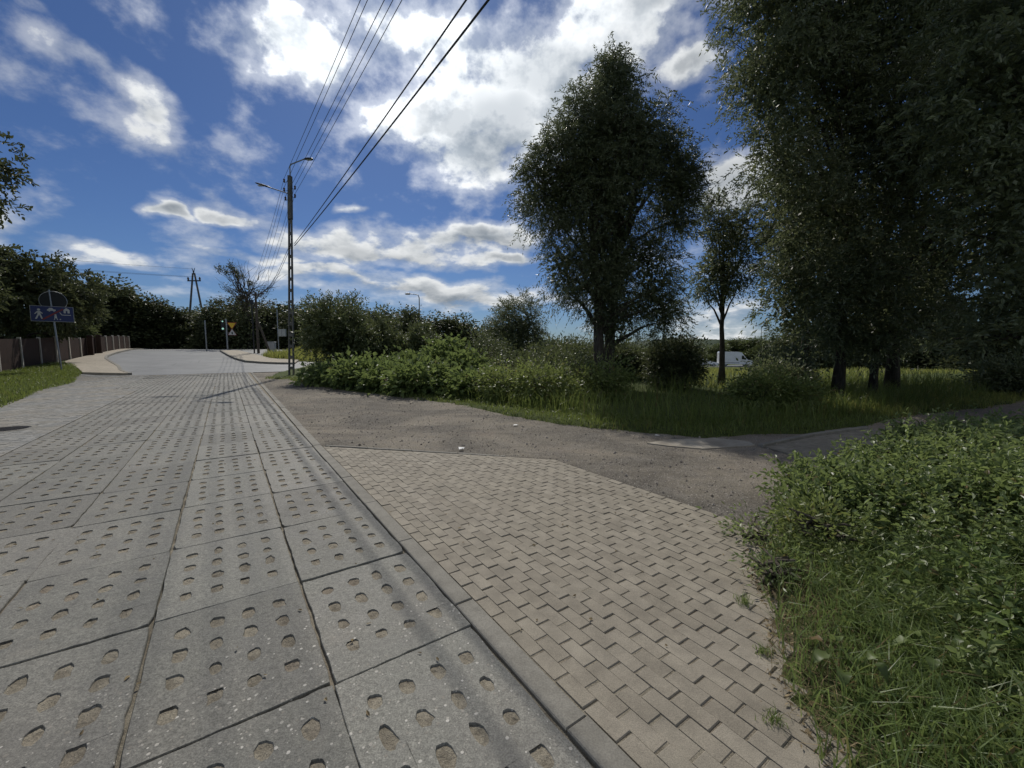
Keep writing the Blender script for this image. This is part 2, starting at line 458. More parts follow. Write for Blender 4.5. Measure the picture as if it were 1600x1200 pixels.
def mat_gravel():
    m, T = new_mat('gravel_dirt')
    P = pos(T)
    big = T.noise(P, 0.45, 5, 0.62, 0.6); mid = T.noise(P, 3.2, 7, 0.7); fine = T.noise(P, 60, 5, 0.8)
    v1 = T.n('ShaderNodeTexVoronoi'); T.link(P, v1.inputs['Vector']); v1.inputs['Scale'].default_value = 42
    v2 = T.n('ShaderNodeTexVoronoi'); T.link(P, v2.inputs['Vector']); v2.inputs['Scale'].default_value = 105
    s1 = T.n('ShaderNodeSeparateColor'); T.link(v1.outputs['Color'], s1.inputs[0])
    s2 = T.n('ShaderNodeSeparateColor'); T.link(v2.outputs['Color'], s2.inputs[0])
    c = T.mix(T.ramp(big, 0.36, 0.64), (0.085, 0.077, 0.062), (0.228, 0.200, 0.153))
    c = T.mix(T.ramp(mid, 0.4, 0.7, 0, 0.6), c, (0.19, 0.175, 0.15))
    rut = T.noise(T.vmath('MULTIPLY', P, (0.35, 1.5, 1)), 1.1, 5, 0.65)
    c = T.mix(T.ramp(rut, 0.48, 0.66, 0, 0.6), c, (0.088, 0.078, 0.064))
    c = T.mix(T.ramp(T.noise(P, 0.9, 4), 0.56, 0.72, 0, 0.4), c, (0.205, 0.165, 0.128))
    # sandier and paler towards the footpath on the right
    sp = T.n('ShaderNodeSeparateXYZ'); T.link(P, sp.inputs[0])
    c = T.mix(T.math('MULTIPLY', T.ramp(sp.outputs[0], 2.0, 8.0), 0.75), c, T.mix(mid, (0.24, 0.19, 0.145), (0.36, 0.29, 0.225)))
    c = T.mix(T.ramp(s2.outputs[0], 0.55, 1.0, 0, 0.55), c, T.mix(s2.outputs[1], (0.10, 0.09, 0.08), (0.40, 0.36, 0.31)))
    pm = T.math('MULTIPLY', T.ramp(s1.outputs[0], 0.72, 0.76), T.ramp(v1.outputs['Distance'], 0.28, 0.42, 1, 0))
    c = T.mix(pm, c, T.mix(s1.outputs[1], (0.15, 0.13, 0.12), (0.46, 0.42, 0.37)))
    c = T.vmath('SCALE', c, T.ramp(fine, 0.25, 0.75, 0.62, 1.62))
    h = T.math('ADD', T.math('MULTIPLY', T.ramp(v2.outputs['Distance'], 0, 0.6, 1, 0), 0.5), T.math('ADD', T.math('MULTIPLY', pm, 1.0), T.math('MULTIPLY', fine, 0.9)))
    finish(T, c, 0.93, h, 0.9, 0.012, spec=0.2)
    return m
def mat_ground():
    m, T = new_mat('soil_and_turf')
    P = pos(T)
    n = T.noise(P, 1.2, 7, 0.7); f = T.noise(P, 38, 4, 0.75)
    soil = T.mix(n, (0.07, 0.055, 0.038), (0.185, 0.145, 0.10))
    turf = T.mix(T.noise(P, 5, 5), (0.040, 0.060, 0.016), (0.100, 0.120, 0.036))
    c = T.mix(T.ramp(T.noise(P, 0.6, 5, 0.65), 0.36, 0.56), soil, turf)
    d = T.ramp(T.vmath('LENGTH', P, out=1), 5, 9)
    c = T.mix(d, c, turf)
    c = T.vmath('SCALE', c, T.ramp(f, 0.25, 0.75, 0.55, 1.4))
    finish(T, c, 0.95, T.math('ADD', n, f), 0.9, 0.03, spec=0.15)
    return m
def mat_asphalt():
    m, T = new_mat('asphalt')
    P = pos(T)
    c = T.mix(T.ramp(T.noise(P, 0.5, 5, 0.6), 0.3, 0.7), (0.130, 0.135, 0.132), (0.172, 0.176, 0.170))
    c = T.vmath('SCALE', c, T.ramp(T.noise(P, 80, 3, .7), 0.25, .75, .8, 1.2))
    c = T.mix(T.ramp(T.noise(P, 0.28, 4, .6, 1.0), 0.52, 0.60, 0, 0.35), c, (0.105, 0.106, 0.104))
    crk = T.ramp(T.voro(P, 0.35, 'DISTANCE_TO_EDGE'), 0.0, 0.012, 0.5, 0)
    c = T.mix(crk, c, (0.05, 0.05, 0.05))
    finish(T, c, 0.62, T.noise(P, 90, 3), 0.3, 0.005, spec=0.4)
    return m
def mat_leaf(name, dark, light, rough=0.42, trans=0.22, tcol=None, spec=0.5, brown=0.0):
    m, T = new_mat(name)
    r = rnd(T)
    P = pos(T)
    k = T.math('ADD', T.math('MULTIPLY', r, 0.6), T.math('MULTIPLY', T.noise(P, 0.9, 3), 0.4))
    c = T.mix(k, dark, light)
    if brown:
        c = T.mix(T.ramp(T.math('FRACT', T.math('MULTIPLY', r, 13.7)), 1 - brown, 1 - brown * .6), c, (0.16, 0.105, 0.045))
    c = T.vmath('SCALE', c, T.ramp(T.math('FRACT', T.math('MULTIPLY', r, 5.1)), 0, 1, 0.75, 1.25, False))
    tc = tcol or tuple(min(1, v * 1.9) for v in light)
    def sm_(T, sh):
        tr = T.n('ShaderNodeBsdfTranslucent'); T.link(T.mix(0.5, c, tc), tr.inputs['Color'])
        mx = T.n('ShaderNodeMixShader'); mx.inputs[0].default_value = trans
        T.link(sh, mx.inputs[1]); T.link(tr.outputs[0], mx.inputs[2])
        return mx.outputs[0]
    finish(T, c, rough, spec=spec, shader_mix=sm_)
    return m
def mat_bark(name='bark', a=(0.045, 0.036, 0.028), b=(0.12, 0.10, 0.08)):
    m, T = new_mat(name)
    P = pos(T)
    sq = T.vmath('MULTIPLY', P, (9, 9, 1.6))
    n = T.noise(sq, 2.2, 6, 0.7)
    finish(T, T.mix(T.ramp(n, .3, .7), a, b), 0.92, n, 0.9, 0.03, spec=0.2)
    return m
def mat_concrete(name, a, b, scale=5, rough=.85):
    m, T = new_mat(name)
    P = pos(T)
    n = T.noise(P, scale, 7, .65)
    c = T.vmath('SCALE', T.mix(T.ramp(n, .3, .7), a, b), T.ramp(T.noise(P, 120, 3, .7), .25, .75, .8, 1.2))
    c = T.vmath('SCALE', c, T.ramp(rnd(T, False), 0, 1, .9, 1.1, False))
    finish(T, c, rough, T.noise(P, 60, 4, .7), .4, .006, spec=.3)
    return m

M = dict(
    slab=mat_slab(), paver=mat_paver(), paver_far=mat_paver('paver_grey', (0.185, 0.185, 0.172), (0.275, 0.27, 0.25)), bed=mat_bed(), gravel=mat_gravel(),
    ground=mat_ground(), asphalt=mat_asphalt(), bark=mat_bark(), twig=mat_bark('twig', (0.06, 0.05, 0.04), (0.15, 0.13, 0.10)),
    kerb=mat_concrete('kerb_concrete', (0.185, 0.174, 0.146), (0.250, 0.236, 0.200), 6),
    walk=mat_paver('sidewalk_paving', (0.30, 0.262, 0.20), (0.40, 0.352, 0.275)),
    patch=mat_concrete('old_concrete', (0.22, 0.195, 0.155), (0.34, 0.31, 0.255), 2.5),
    pole=mat_concrete('pole_concrete', (0.085, 0.082, 0.076), (0.15, 0.145, 0.135), 3),
    post=mat_concrete('fence_post_concrete', (0.36, 0.33, 0.27), (0.52, 0.49, 0.42), 8),
    stone=mat_concrete('stones', (0.12, 0.105, 0.09), (0.34, 0.31, 0.27), 30),
    willow=mat_leaf('willow_leaf', (0.050, 0.066, 0.028), (0.140, 0.160, 0.078), 0.48, 0.30, spec=0.42),
    alder=mat_leaf('glossy_leaf', (0.050, 0.066, 0.026), (0.175, 0.200, 0.095), 0.50, 0.32, spec=0.6),
    far=mat_leaf('far_leaf', (0.036, 0.048, 0.020), (0.105, 0.118, 0.050), 0.55, 0.24, spec=0.35),
    mid=mat_leaf('shrub_leaf', (0.050, 0.068, 0.024), (0.130, 0.150, 0.060), 0.5, 0.28, spec=0.4),
    light=mat_leaf('pale_leaf', (0.06, 0.085, 0.024), (0.14, 0.165, 0.055), 0.5, 0.25, spec=0.4),
    knot=mat_leaf('broad_leaf', (0.048, 0.080, 0.020), (0.190, 0.240, 0.075), 0.50, 0.34, spec=0.4, brown=0.02),
    fore=mat_leaf('bramble_leaf', (0.050, 0.085, 0.022), (0.225, 0.280, 0.095), 0.45, 0.40, spec=0.65, brown=0.03),
    weed=mat_leaf('weed_leaf', (0.070, 0.105, 0.026), (0.205, 0.240, 0.072), 0.5, 0.38, spec=0.45, brown=0.04),
    grass=mat_leaf('grass_blade', (0.066, 0.100, 0.019), (0.172, 0.208, 0.052), 0.47, 0.38, spec=0.4, brown=0.05),
    fgrass=mat_leaf('lush_grass', (0.052, 0.090, 0.022), (0.195, 0.255, 0.078), 0.45, 0.38, spec=0.55, brown=0.07),
    meadow=mat_leaf('meadow_grass', (0.110, 0.145, 0.028), (0.260, 0.270, 0.075), 0.55, 0.48, spec=0.3, brown=0.12),
    straw=mat_leaf('dry_grass', (0.17, 0.12, 0.065), (0.36, 0.29, 0.17), 0.7, 0.2, spec=0.2),
    fence=basic('fence_brown', (0.040, 0.024, 0.018), 0.75, 0.3, 4, spec=.15), steel=basic('galvanised', (0.36, 0.37, 0.37), 0.42, 0.12, 8, 0.85),
    greysteel=basic('grey_paint', (0.22, 0.225, 0.22), 0.5, 0.15, 5), dark=basic('dark_metal', (0.03, 0.03, 0.032), 0.45, 0.2, 6, 0.3),
    iron=basic('cast_iron', (0.05, 0.047, 0.044), 0.5, 0.3, 14, 0.6, 0.4), blue=basic('sign_blue', (0.006, 0.018, 0.105), 0.4, 0.10, 5),
    white=basic('sign_white', (0.50, 0.50, 0.48), 0.45, 0.06, 5), red=basic('sign_red', (0.20, 0.012, 0.012), 0.45, 0.1, 5),
    yellow=basic('sign_yellow', (0.72, 0.46, 0.03), 0.45, 0.08, 5), signback=basic('sign_back', (0.030, 0.033, 0.034), 0.7, 0.15, 5, spec=.2),
    carwhite=basic('white_car_paint', (0.74, 0.75, 0.76), 0.3, 0.04, 2, 0, 0, .5, .6), carsilver=basic('silver_car_paint', (0.42, 0.44, 0.46), 0.3, 0.04, 2, .5, 0, .5, .6),
    glass=basic('dark_glass', (0.015, 0.018, 0.02), 0.08, 0.05, 2, 0, 0, .8), rubber=basic('tyre_rubber', (0.022, 0.022, 0.022), 0.8, 0.2, 10),
    rim=basic('wheel_rim', (0.45, 0.46, 0.47), 0.35, 0.1, 6, .8), cable=basic('cable_black', (0.02, 0.02, 0.022), 0.5, 0.1, 3),
    ceramic=basic('insulator_brown', (0.06, 0.032, 0.02), 0.25, 0.15, 8), lampglass=basic('lamp_cover', (0.5, 0.5, 0.47), 0.25, 0.05, 4),
    cabinet=basic('cabinet_grey', (0.40, 0.41, 0.40), 0.55, 0.08, 3), paper=basic('litter_paper', (0.75, 0.74, 0.70), 0.7, 0.08, 20),
    hill=mat_leaf('hill_wood', (0.020, 0.034, 0.018), (0.040, 0.060, 0.030), 0.8, 0.0, spec=0.1),
    wood=mat_bark('pole_wood', (0.05, 0.042, 0.035), (0.13, 0.11, 0.09)), roofred=basic('roof_tile', (0.22, 0.07, 0.045), 0.7, 0.2, 3),
)
def lit_mat():
    m, T = new_mat('signal_light')
    e = T.n('ShaderNodeEmission'); e.inputs['Color'].default_value = (0.55, 1.0, 0.85, 1); e.inputs['Strength'].default_value = 0.6
    o = T.n('ShaderNodeOutputMaterial'); T.link(e.outputs[0], o.inputs['Surface'])
    return m
M['signal'] = lit_mat()

# ------------------------------------------------------------------ ground, gravel, asphalt
def grid_mesh(sv, tv, zf, keep=None):
    S, T_ = np.meshgrid(sv, tv, indexing='ij')
    X, Y = xy(S, T_)
    Z = zf(X, Y)
    n, m = S.shape
    i, j = np.meshgrid(np.arange(n - 1), np.arange(m - 1), indexing='ij')
    F = np.stack([i * m + j, (i + 1) * m + j, (i + 1) * m + j + 1, i * m + j + 1], -1).reshape(-1, 4)
    F = F[:, ::-1]
    if keep is not None:
        cs = (S[:-1, :-1] + S[1:, 1:]) / 2; ct = (T_[:-1, :-1] + T_[1:, 1:]) / 2
        F = F[keep(cs, ct).ravel()]
        used = np.unique(F); remap = np.full(n * m, -1); remap[used] = np.arange(len(used))
        V = np.stack([X, Y, Z], -1).reshape(-1, 3)[used]
        return MB().add(V, remap[F])
    return MB().add(np.stack([X, Y, Z], -1).reshape(-1, 3), F)
gs = np.concatenate([[-1500, -500, -150, -60, -30, -16, -9, -5], np.arange(-3, 32, .2), np.arange(32, 80, .8), [82, 86, 92, 100, 112, 130, 160, 220, 400, 900, 1800]])
gt = np.concatenate([[-1800, -900, -400, -200, -120, -80, -50, -35, -25, -19, -16, -14, -12], np.arange(-11, 10, .2), np.arange(10, 22, .4), np.arange(22, 50, 1.5), np.arange(50, 110, 5.), [120, 150, 220, 400, 900, 1800]])
grid_mesh(gs, gt, ground_z).obj('ground', M['ground'], None, True, kind='structure', label='uneven earth and turf around the paved road')

PAV = np.array([(-0.6, 1.2), (7.03, 1.2), (4.36, 3.72), (-0.6, 3.72)])
DRIVE = np.array([(3.06, 6.95), (2.92, 8.54), (2.61, 10.17), (0.8, 10.2), (1.1, 6.2)])
def gravel_z(X, Y):
    s, t = st(X, Y)
    d = sdist(s, t, PAV); d2 = sdist(s, t, DRIVE)
    lo = np.minimum(sm(-.06, .03, d), sm(-.06, .03, d2))
    n = bump2(X * 1.7, Y * 1.7)
    return hgt(X, Y) - 0.10 + 0.088 * lo + 0.010 * n * sm(0, .5, d) * sm(0, .5, d2) - 0.02 * sm(29.2, 30, s)
gravel = grid_mesh(np.concatenate([np.arange(-2, 9, .09), np.arange(9, 31, .2)]), np.concatenate([np.arange(1.21, 8, .09), np.arange(8, 34, .3)]), gravel_z,
                   lambda s, t: sdist(s, t, PAVED) < .7)
gravel.obj('gravel_yard', M['gravel'], None, True, kind='structure', label='brown gravel yard between the paving and the bushes')

grid_mesh(np.arange(30.0, 79, .7), np.linspace(-10.2, 12, 30), lambda X, Y: hgt(X, Y) - .004, lambda s, t: (sdist(s, t, PAVED) < .8)).obj(
    'asphalt_road', M['asphalt'], None, True, kind='structure', label='worn grey asphalt beyond the concrete slabs')
mk = grid_mesh(np.array([57.0, 57.35]), np.linspace(-8.2, -0.8, 14), lambda X, Y: hgt(X, Y) + .004)
mk.obj('pale_strip', M['white'], None, kind='structure', label='pale line across the mouth of the asphalt road')  # thin white strip laid just above the asphalt, across its far mouth

def strip(name, inner, outer, h, mat, n=60, **props):
    """raised pavement between two (s,t) lines with a kerb face"""
    inner = np.array(inner); outer = np.array(outer)
    def res(p):
        d = np.r_[0, np.cumsum(np.hypot(*np.diff(p, axis=0).T))]; u = np.linspace(0, d[-1], n)
        return np.c_[np.interp(u, d, p[:, 0]), np.interp(u, d, p[:, 1])]
    a, b = res(inner), res(outer)
    ax, ay = xy(a[:, 0], a[:, 1]); bx, by = xy(b[:, 0], b[:, 1])
    az, bz = hgt(ax, ay), hgt(bx, by)
    V = np.concatenate([np.c_[ax, ay, az - .15], np.c_[ax, ay, az + h], np.c_[bx, by, bz + h], np.c_[bx, by, bz - .15]])
    i = np.arange(n - 1)
    mb = MB()
    F = np.concatenate([np.stack([k * n + i, k * n + i + 1, (k + 1) * n + i + 1, (k + 1) * n + i], 1) for k in range(3)])
    mb.add(V, F)
    mb.f.append(np.array([[0, n, 2 * n, 3 * n]])); mb.f.append(np.array([[n - 1, 2 * n - 1, 3 * n - 1, 4 * n - 1]]))
    o = mb.obj(name, mat, None, **props)
    # kerb stones along the inner edge
    kb = MB()
    step = max(1, n // 30)
    proto = None
    for k in range(0, n - step, step):
        p, q = np.array([ax[k], ay[k], az[k]]), np.array([ax[k + step], ay[k + step], az[k + step]])
        L = np.linalg.norm(q - p)
        m = MB().box((0, 0, 0), (L * .985, .15, .30)).mesh('kerb_stone', M['kerb'])
        c = link('kerb_stone', m, o)
        mid = (p + q) / 2; dd = q - p
        c.location = (mid[0], mid[1], mid[2] + h - .13)
        c.rotation_euler = (0, -math.asin(dd[2] / L), math.atan2(dd[1], dd[0]))
    return o
strip('sidewalk', [(30.6, -4.35), (33, -5.1), (35.85, -5.6), (39, -6.5), (41.75, -7.2), (45, -7.7), (49.5, -7.95), (60, -8.0), (72, -8.1)],
      [(30.6, -6.2), (33.5, -7.0), (36, -7.9), (39, -8.7), (42, -8.85), (45, -8.88), (50, -8.88), (60, -8.9), (72, -8.9)], .10, M['walk'], 60,
      kind='structure', label='tan paved sidewalk beside the brown fence')
strip('sidewalk', [(53.5, -0.4), (46.2, .22), (41.8, .76), (39.0, 1.34), (37.55, 2.33), (36.7, 3.3), (36.2, 4.4)],
      [(53.5, 1.1), (50, 1.75), (46.5, 2.35), (44.0, 2.75), (41.5, 3.25), (40.6, 4.0), (39.6, 5.2)], .12, M['walk'], 50,
      kind='structure', label='pale paved sidewalk corner below the yellow sign')

# ------------------------------------------------------------------ slab road
def bed_z(X, Y):
    s, t = st(X, Y)
    return hgt(X, Y) - 0.020 + 0.005 * bump2(X * 6, Y * 6)
road = grid_mesh(np.concatenate([np.arange(-1.5, 8, .06), np.arange(8, 30.3, .2)]), np.concatenate([np.arange(-3.9, 1.3, .1)]), bed_z).obj(
    'road', M['bed'], None, True, kind='structure', label='road of perforated concrete slabs bedded in sandy dirt')

def slab_mesh(k):
    g = np.random.default_rng(100 + k)
    LS, LT = 1.021, 0.735
    nc = 4
    mb = MB()
    cs, ct = LS / nc, LT / nc
    na = 12
    an = np.linspace(0, 2 * np.pi, na, endpoint=False) + np.pi / na
    fills = []
    edge = {}
    def ep(x, y):
        # one worn outline shared by all cells
        key = (round(x, 4), round(y, 4))
        if key not in edge:
            ox = oy = 0.0
            if abs(abs(x) - LS / 2) < 1e-6: ox = -np.sign(x) * abs(g.normal(0, .0035))
            if abs(abs(y) - LT / 2) < 1e-6: oy = -np.sign(y) * abs(g.normal(0, .0035))
            if abs(abs(x) - LS / 2) < 1e-6 and abs(abs(y) - LT / 2) < 1e-6:
                ch = g.choice([.002, .006, .016], p=[.6, .3, .1]); ox -= np.sign(x) * ch; oy -= np.sign(y) * ch
            edge[key] = (x + ox, y + oy, g.normal(0, .0006))
        return edge[key]
    # outer ring of a cell: 12 points on its rectangle, matching the hole's 12
    ring = []
    for fx, fy in ((1, 1/3), (1, 1), (1/3, 1), (-1/3, 1), (-1, 1), (-1, 1/3), (-1, -1/3), (-1, -1), (-1/3, -1), (1/3, -1), (1, -1), (1, -1/3)):
        ring.append((fx, fy))
    for i in range(nc):
        for j in range(nc):
            cx = -LS / 2 + (i + .5) * cs; cy = -LT / 2 + (j + .5) * ct
            hx = cx * .80 + .01 + g.normal(0, .005); hy = cy * .86 + g.normal(0, .0035)
            rx, ry = .052 + g.normal(0, .007), .0305 + g.normal(0, .0035)
            out = np.array([ep(cx + fx * cs / 2, cy + fy * ct / 2) for fx, fy in ring])
            ang = np.array([math.atan2(fy, fx) for fx, fy in ring])
            wob = 1 + g.normal(0, .075, na)
            if g.random() < .12: wob[g.integers(na)] += .35
            sup = lambda a: (np.sign(np.cos(a)) * np.abs(np.cos(a)) ** .9, np.sign(np.sin(a)) * np.abs(np.sin(a)) ** .9)
            ux, uy = sup(ang)
            dp = g.uniform(.55, 1.15)
            far = (ux + 1) / 2
            l1 = np.c_[hx + ux * (rx + .0025) * wob, hy + uy * (ry + .0025) * wob, np.full(na, -.0004)]
            l2 = np.c_[hx + ux * rx * wob, hy + uy * ry * wob, -.0020 - .0095 * dp * far ** 1.3]
            l3 = np.c_[hx + ux * rx * .5, hy + uy * ry * .5, -.0025 - .0085 * dp * ((ux * .5 + 1) / 2) ** 1.2 + g.normal(0, .0015, na)]
            ctr = np.array([[hx, hy, -.0025 - .0045 * dp]])
            V = np.concatenate([out, l1, l2, l3, ctr])
            for r in range(2):
                mb.add(V[r * na:(r + 2) * na], [(q, (q + 1) % na, na + (q + 1) % na, na + q) for q in range(na)])
            fills.append((V[2 * na:4 * na + 1],))
    # rounded rim and sides
    per = []
    xs = [-LS / 2 + i * cs + f * cs for i in range(nc) for f in (0, 1/3, 2/3)]
    ys = [-LT / 2 + j * ct + f * ct for j in range(nc) for f in (0, 1/3, 2/3)]
    per += [(x, -LT / 2) for x in xs] + [(LS / 2, y) for y in ys] + [(-x, LT / 2) for x in xs] + [(-LS / 2, -y) for y in ys]
    p0 = np.array([ep(*p) for p in per]); n = len(p0)
    p1 = p0 + np.c_[np.sign(p0[:, 0]) * (np.abs(np.abs(p0[:, 0]) - LS / 2) < .03) * .003, np.sign(p0[:, 1]) * (np.abs(np.abs(p0[:, 1]) - LT / 2) < .03) * .003, np.full(n, -.005)]
    p2 = p1.copy(); p2[:, 2] = -.11
    F = [(r * n + q, (r + 1) * n + q, (r + 1) * n + (q + 1) % n, r * n + (q + 1) % n) for r in range(2) for q in range(n)]
    mb.add(np.concatenate([p0, p1, p2]), F)
    nf = sum(len(f) for f in mb.f)
    for (V,) in fills:
        mb.add(V, [(q, (q + 1) % na, na + (q + 1) % na, na + q) for q in range(na)])
        mb.f.append(mb.n - len(V) + np.array([(na + q, na + (q + 1) % na, 2 * na) for q in range(na)]))
    me = mb.mesh('concrete_slab', M['slab'])
    me.materials.append(M['bed'])
    mi = np.zeros(len(me.polygons), np.int32); mi[nf:] = 1
    me.polygons.foreach_set('material_index', mi)
    return me
slab_variants = [slab_mesh(k) for k in range(9)]
TB = [1.070, 0.335, -0.415, -1.175, -1.965, -2.725]
g = np.random.default_rng(3)
for row in range(0, 30):
    for c in range(5 + (row > 20)):
        t0 = (TB[c] + TB[c + 1]) / 2 if c < 5 else -3.11
        jit = (0, .01, -.012, .03, .10, -.08)[c]
        s0 = -0.10 + 1.030 * (row + .5) + jit + g.normal(0, .004)
        if s0 > 30: continue
        X, Y = xy(s0, t0 + g.normal(0, .004))
        o = link('concrete_slab', slab_variants[int(g.integers(9))], road)
        o.location = (float(X), float(Y), float(hgt(X, Y)) + g.normal(0, .0025))
        o.rotation_euler = (g.normal(0, .0032), g.normal(0, .0028), math.pi / 2 + ROAD_ROT + g.normal(0, .0035))
        o.scale = (1.0, ((TB[c] - TB[c + 1] - .014) / .735 if c < 5 else 1.0) * (1 if g.random() < .5 else -1), 1.0)

# flat edging stones between the slabs and the paving
kerb_proto = {}
def chamfer_block(L, W, Hh, ch, mat, name, cy=None):
    x, y = L / 2, W / 2
    cy = ch if cy is None else cy
    V = [(-x + ch, -y + cy, 0), (x - ch, -y + cy, 0), (x - ch, y - cy, 0), (-x + ch, y - cy, 0),
         (-x, -y, -ch), (x, -y, -ch), (x, y, -ch), (-x, y, -ch), (-x, -y, -Hh), (x, -y, -Hh), (x, y, -Hh), (-x, y, -Hh)]
    F = [(0, 1, 2, 3)] + [(r + 4, r2 + 4, r2, r) for r, r2 in ((0, 1), (1, 2), (2, 3), (3, 0))] + [(r + 8, r2 + 8, r2 + 4, r + 4) for r, r2 in ((0, 1), (1, 2), (2, 3), (3, 0))]
    return MB().add(V, F).mesh(name, mat)
kerb = link('kerb', None, None, kind='structure', label='flush line of long concrete edging stones beside the slabs')
km = chamfer_block(.992, .118, .25, .005, M['kerb'], 'edging_stone')
for k in range(31):
    s0 = -0.58 + k * 1.0 + .25
    t0 = 1.134 + (.0 if s0 < 7 else .012 * (s0 - 7) * .5)
    X, Y = xy(s0, t0)
    o = link('edging_stone', km, kerb)
    o.location = (float(X), float(Y), float(hgt(X, Y)) + .004 + g.normal(0, .002))
    o.rotation_euler = (g.normal(0, .004), g.normal(0, .003), math.pi / 2 + ROAD_ROT + g.normal(0, .0025))

# ------------------------------------------------------------------ paving
def clip_poly(p, poly):
    """Sutherland-Hodgman against a convex counter-clockwise or clockwise polygon"""
    area = sum(poly[i][0] * poly[(i + 1) % len(poly)][1] - poly[(i + 1) % len(poly)][0] * poly[i][1] for i in range(len(poly)))
    sg = 1 if area > 0 else -1
    out = [tuple(q) for q in p]
    for i in range(len(poly)):
        a, b = poly[i], poly[(i + 1) % len(poly)]
        f = lambda q: sg * ((b[0] - a[0]) * (q[1] - a[1]) - (b[1] - a[1]) * (q[0] - a[0]))
        new = []
        for k in range(len(out)):
            q, r = out[k], out[(k + 1) % len(out)]
            fq, fr = f(q), f(r)
            if fq >= 0: new.append(q)
            if (fq >= 0) != (fr >= 0):
                u = fq / (fq - fr); new.append((q[0] + u * (r[0] - q[0]), q[1] + u * (r[1] - q[1])))
        out = new
        if len(out) < 3: return []
    return out
def lay_pavers(parent, poly, s_rng, t_rng, along='s', limit=300, mat=None, skip=None, PL=.188, PW=.0868, gap=(.0095, .0012), name='paver', seed=5):
    g = np.random.default_rng(seed)
    full = chamfer_block(PL - gap[0], PW - gap[1], .08, .004, mat, name, .0012)
    spots, cut = [], MB()
    u0, u1, v0, v1 = (*s_rng, *t_rng) if along == 's' else (*t_rng, *s_rng)
    rows = int(round((v1 - v0) / PW)); drift = 0.0
    for r in range(rows):
        v = v0 + (r + .5) * PW
        drift = (drift if r else 0.0) + g.normal(0, .006)
        off = (r % 2) * PL / 2 + drift + g.normal(0, .008)
        for k in range(int((u1 - u0) / PL) + 2):
            u = u0 + k * PL - off
            s_, t_ = (u, v) if along == 's' else (v, u)
            hs, ht = ((PL - gap[0]) / 2, (PW - gap[1]) / 2) if along == 's' else ((PW - gap[1]) / 2, (PL - gap[0]) / 2)
            if skip is not None and skip(s_, t_): continue
            rect = [(s_ - hs, t_ - ht), (s_ + hs, t_ - ht), (s_ + hs, t_ + ht), (s_ - hs, t_ + ht)]
            q = clip_poly(rect, poly)
            if len(q) < 3: continue
            ar = abs(sum(q[i][0] * q[(i + 1) % len(q)][1] - q[(i + 1) % len(q)][0] * q[i][1] for i in range(len(q)))) / 2
            if ar > .985 * 4 * hs * ht:
                spots.append((s_, t_))
            elif ar > .0012:
                P = [xy(*w) for w in q]
                P = [(float(a), float(b)) for a, b in P]
                if sum(P[i][0] * P[(i + 1) % len(P)][1] - P[(i + 1) % len(P)][0] * P[i][1] for i in range(len(P))) < 0: P = P[::-1]
                cut.prism(P, -.08, .0 + g.normal(0, .001))
    spots = np.array(spots)
    X, Y = xy(spots[:, 0], spots[:, 1])
    order = np.argsort(np.hypot(X, Y) + 1000 * (np.abs(np.arctan2(X, Y)) > .92))
    base = math.pi / 2 + ROAD_ROT if along == 's' else ROAD_ROT
    V0 = np.array([v.co[:] for v in full.vertices]); F0 = np.array([p.vertices[:] for p in full.polygons])
    rest = cut
    for n, i in enumerate(order):
        z = float(hgt(X[i], Y[i])) + g.normal(0, .0016)
        rot = (g.normal(0, .009), g.normal(0, .006), base + g.normal(0, .007))
        if n < limit:
            o = link(name, full, parent); o.location = (X[i], Y[i], z); o.rotation_euler = rot
        else:
            c, sn = math.cos(rot[2]), math.sin(rot[2])
            W = V0 @ np.array([[c, sn, 0], [-sn, c, 0], [0, 0, 1]]); W[:, 2] += V0[:, 0] * rot[1] + V0[:, 1] * rot[0]
            rest.add(W + (X[i], Y[i], z), F0)
    if rest.n:
        rest.obj('paving_field', mat, parent, kind='stuff')
pave = grid_mesh(np.arange(-.6, 7.1, .1), np.arange(1.19, 3.75, .1), lambda X, Y: hgt(X, Y) - .0055 + .002 * bump2(X * 6, Y * 6), lambda s, t: sdist(s, t, PAV) < -.02).obj(
    'pavement', M['bed'], None, True, kind='structure', label='tan block paving between the slab road and the gravel')
lay_pavers(pave, PAV, (-.6, 7.1), (1.2, 3.72), 's', 300, M['paver'], lambda s, t: sdist(np.array(s), np.array(t), PAVED) > .3)
# thin edging along its far, slanting side
e0, e1 = np.array((7.05, 1.22)), np.array((4.36, 3.76))
nE = 5
em = chamfer_block(float(np.hypot(*(e1 - e0))) / nE - .01, .05, .2, .006, M['kerb'], 'edging_stone')
for k in range(nE - 1):
    c = e0 + (e1 - e0) * (k + .5) / nE + np.array((.028, .030))
    X, Y = xy(*c)
    o = link('edging_stone', em, pave); o.location = (float(X), float(Y), .006 - .003 * k)
    dx, dy = np.array(xy(*e1)) - np.array(xy(*e0))
    o.rotation_euler = (0, 0, math.atan2(dy, dx) + g.normal(0, .01))

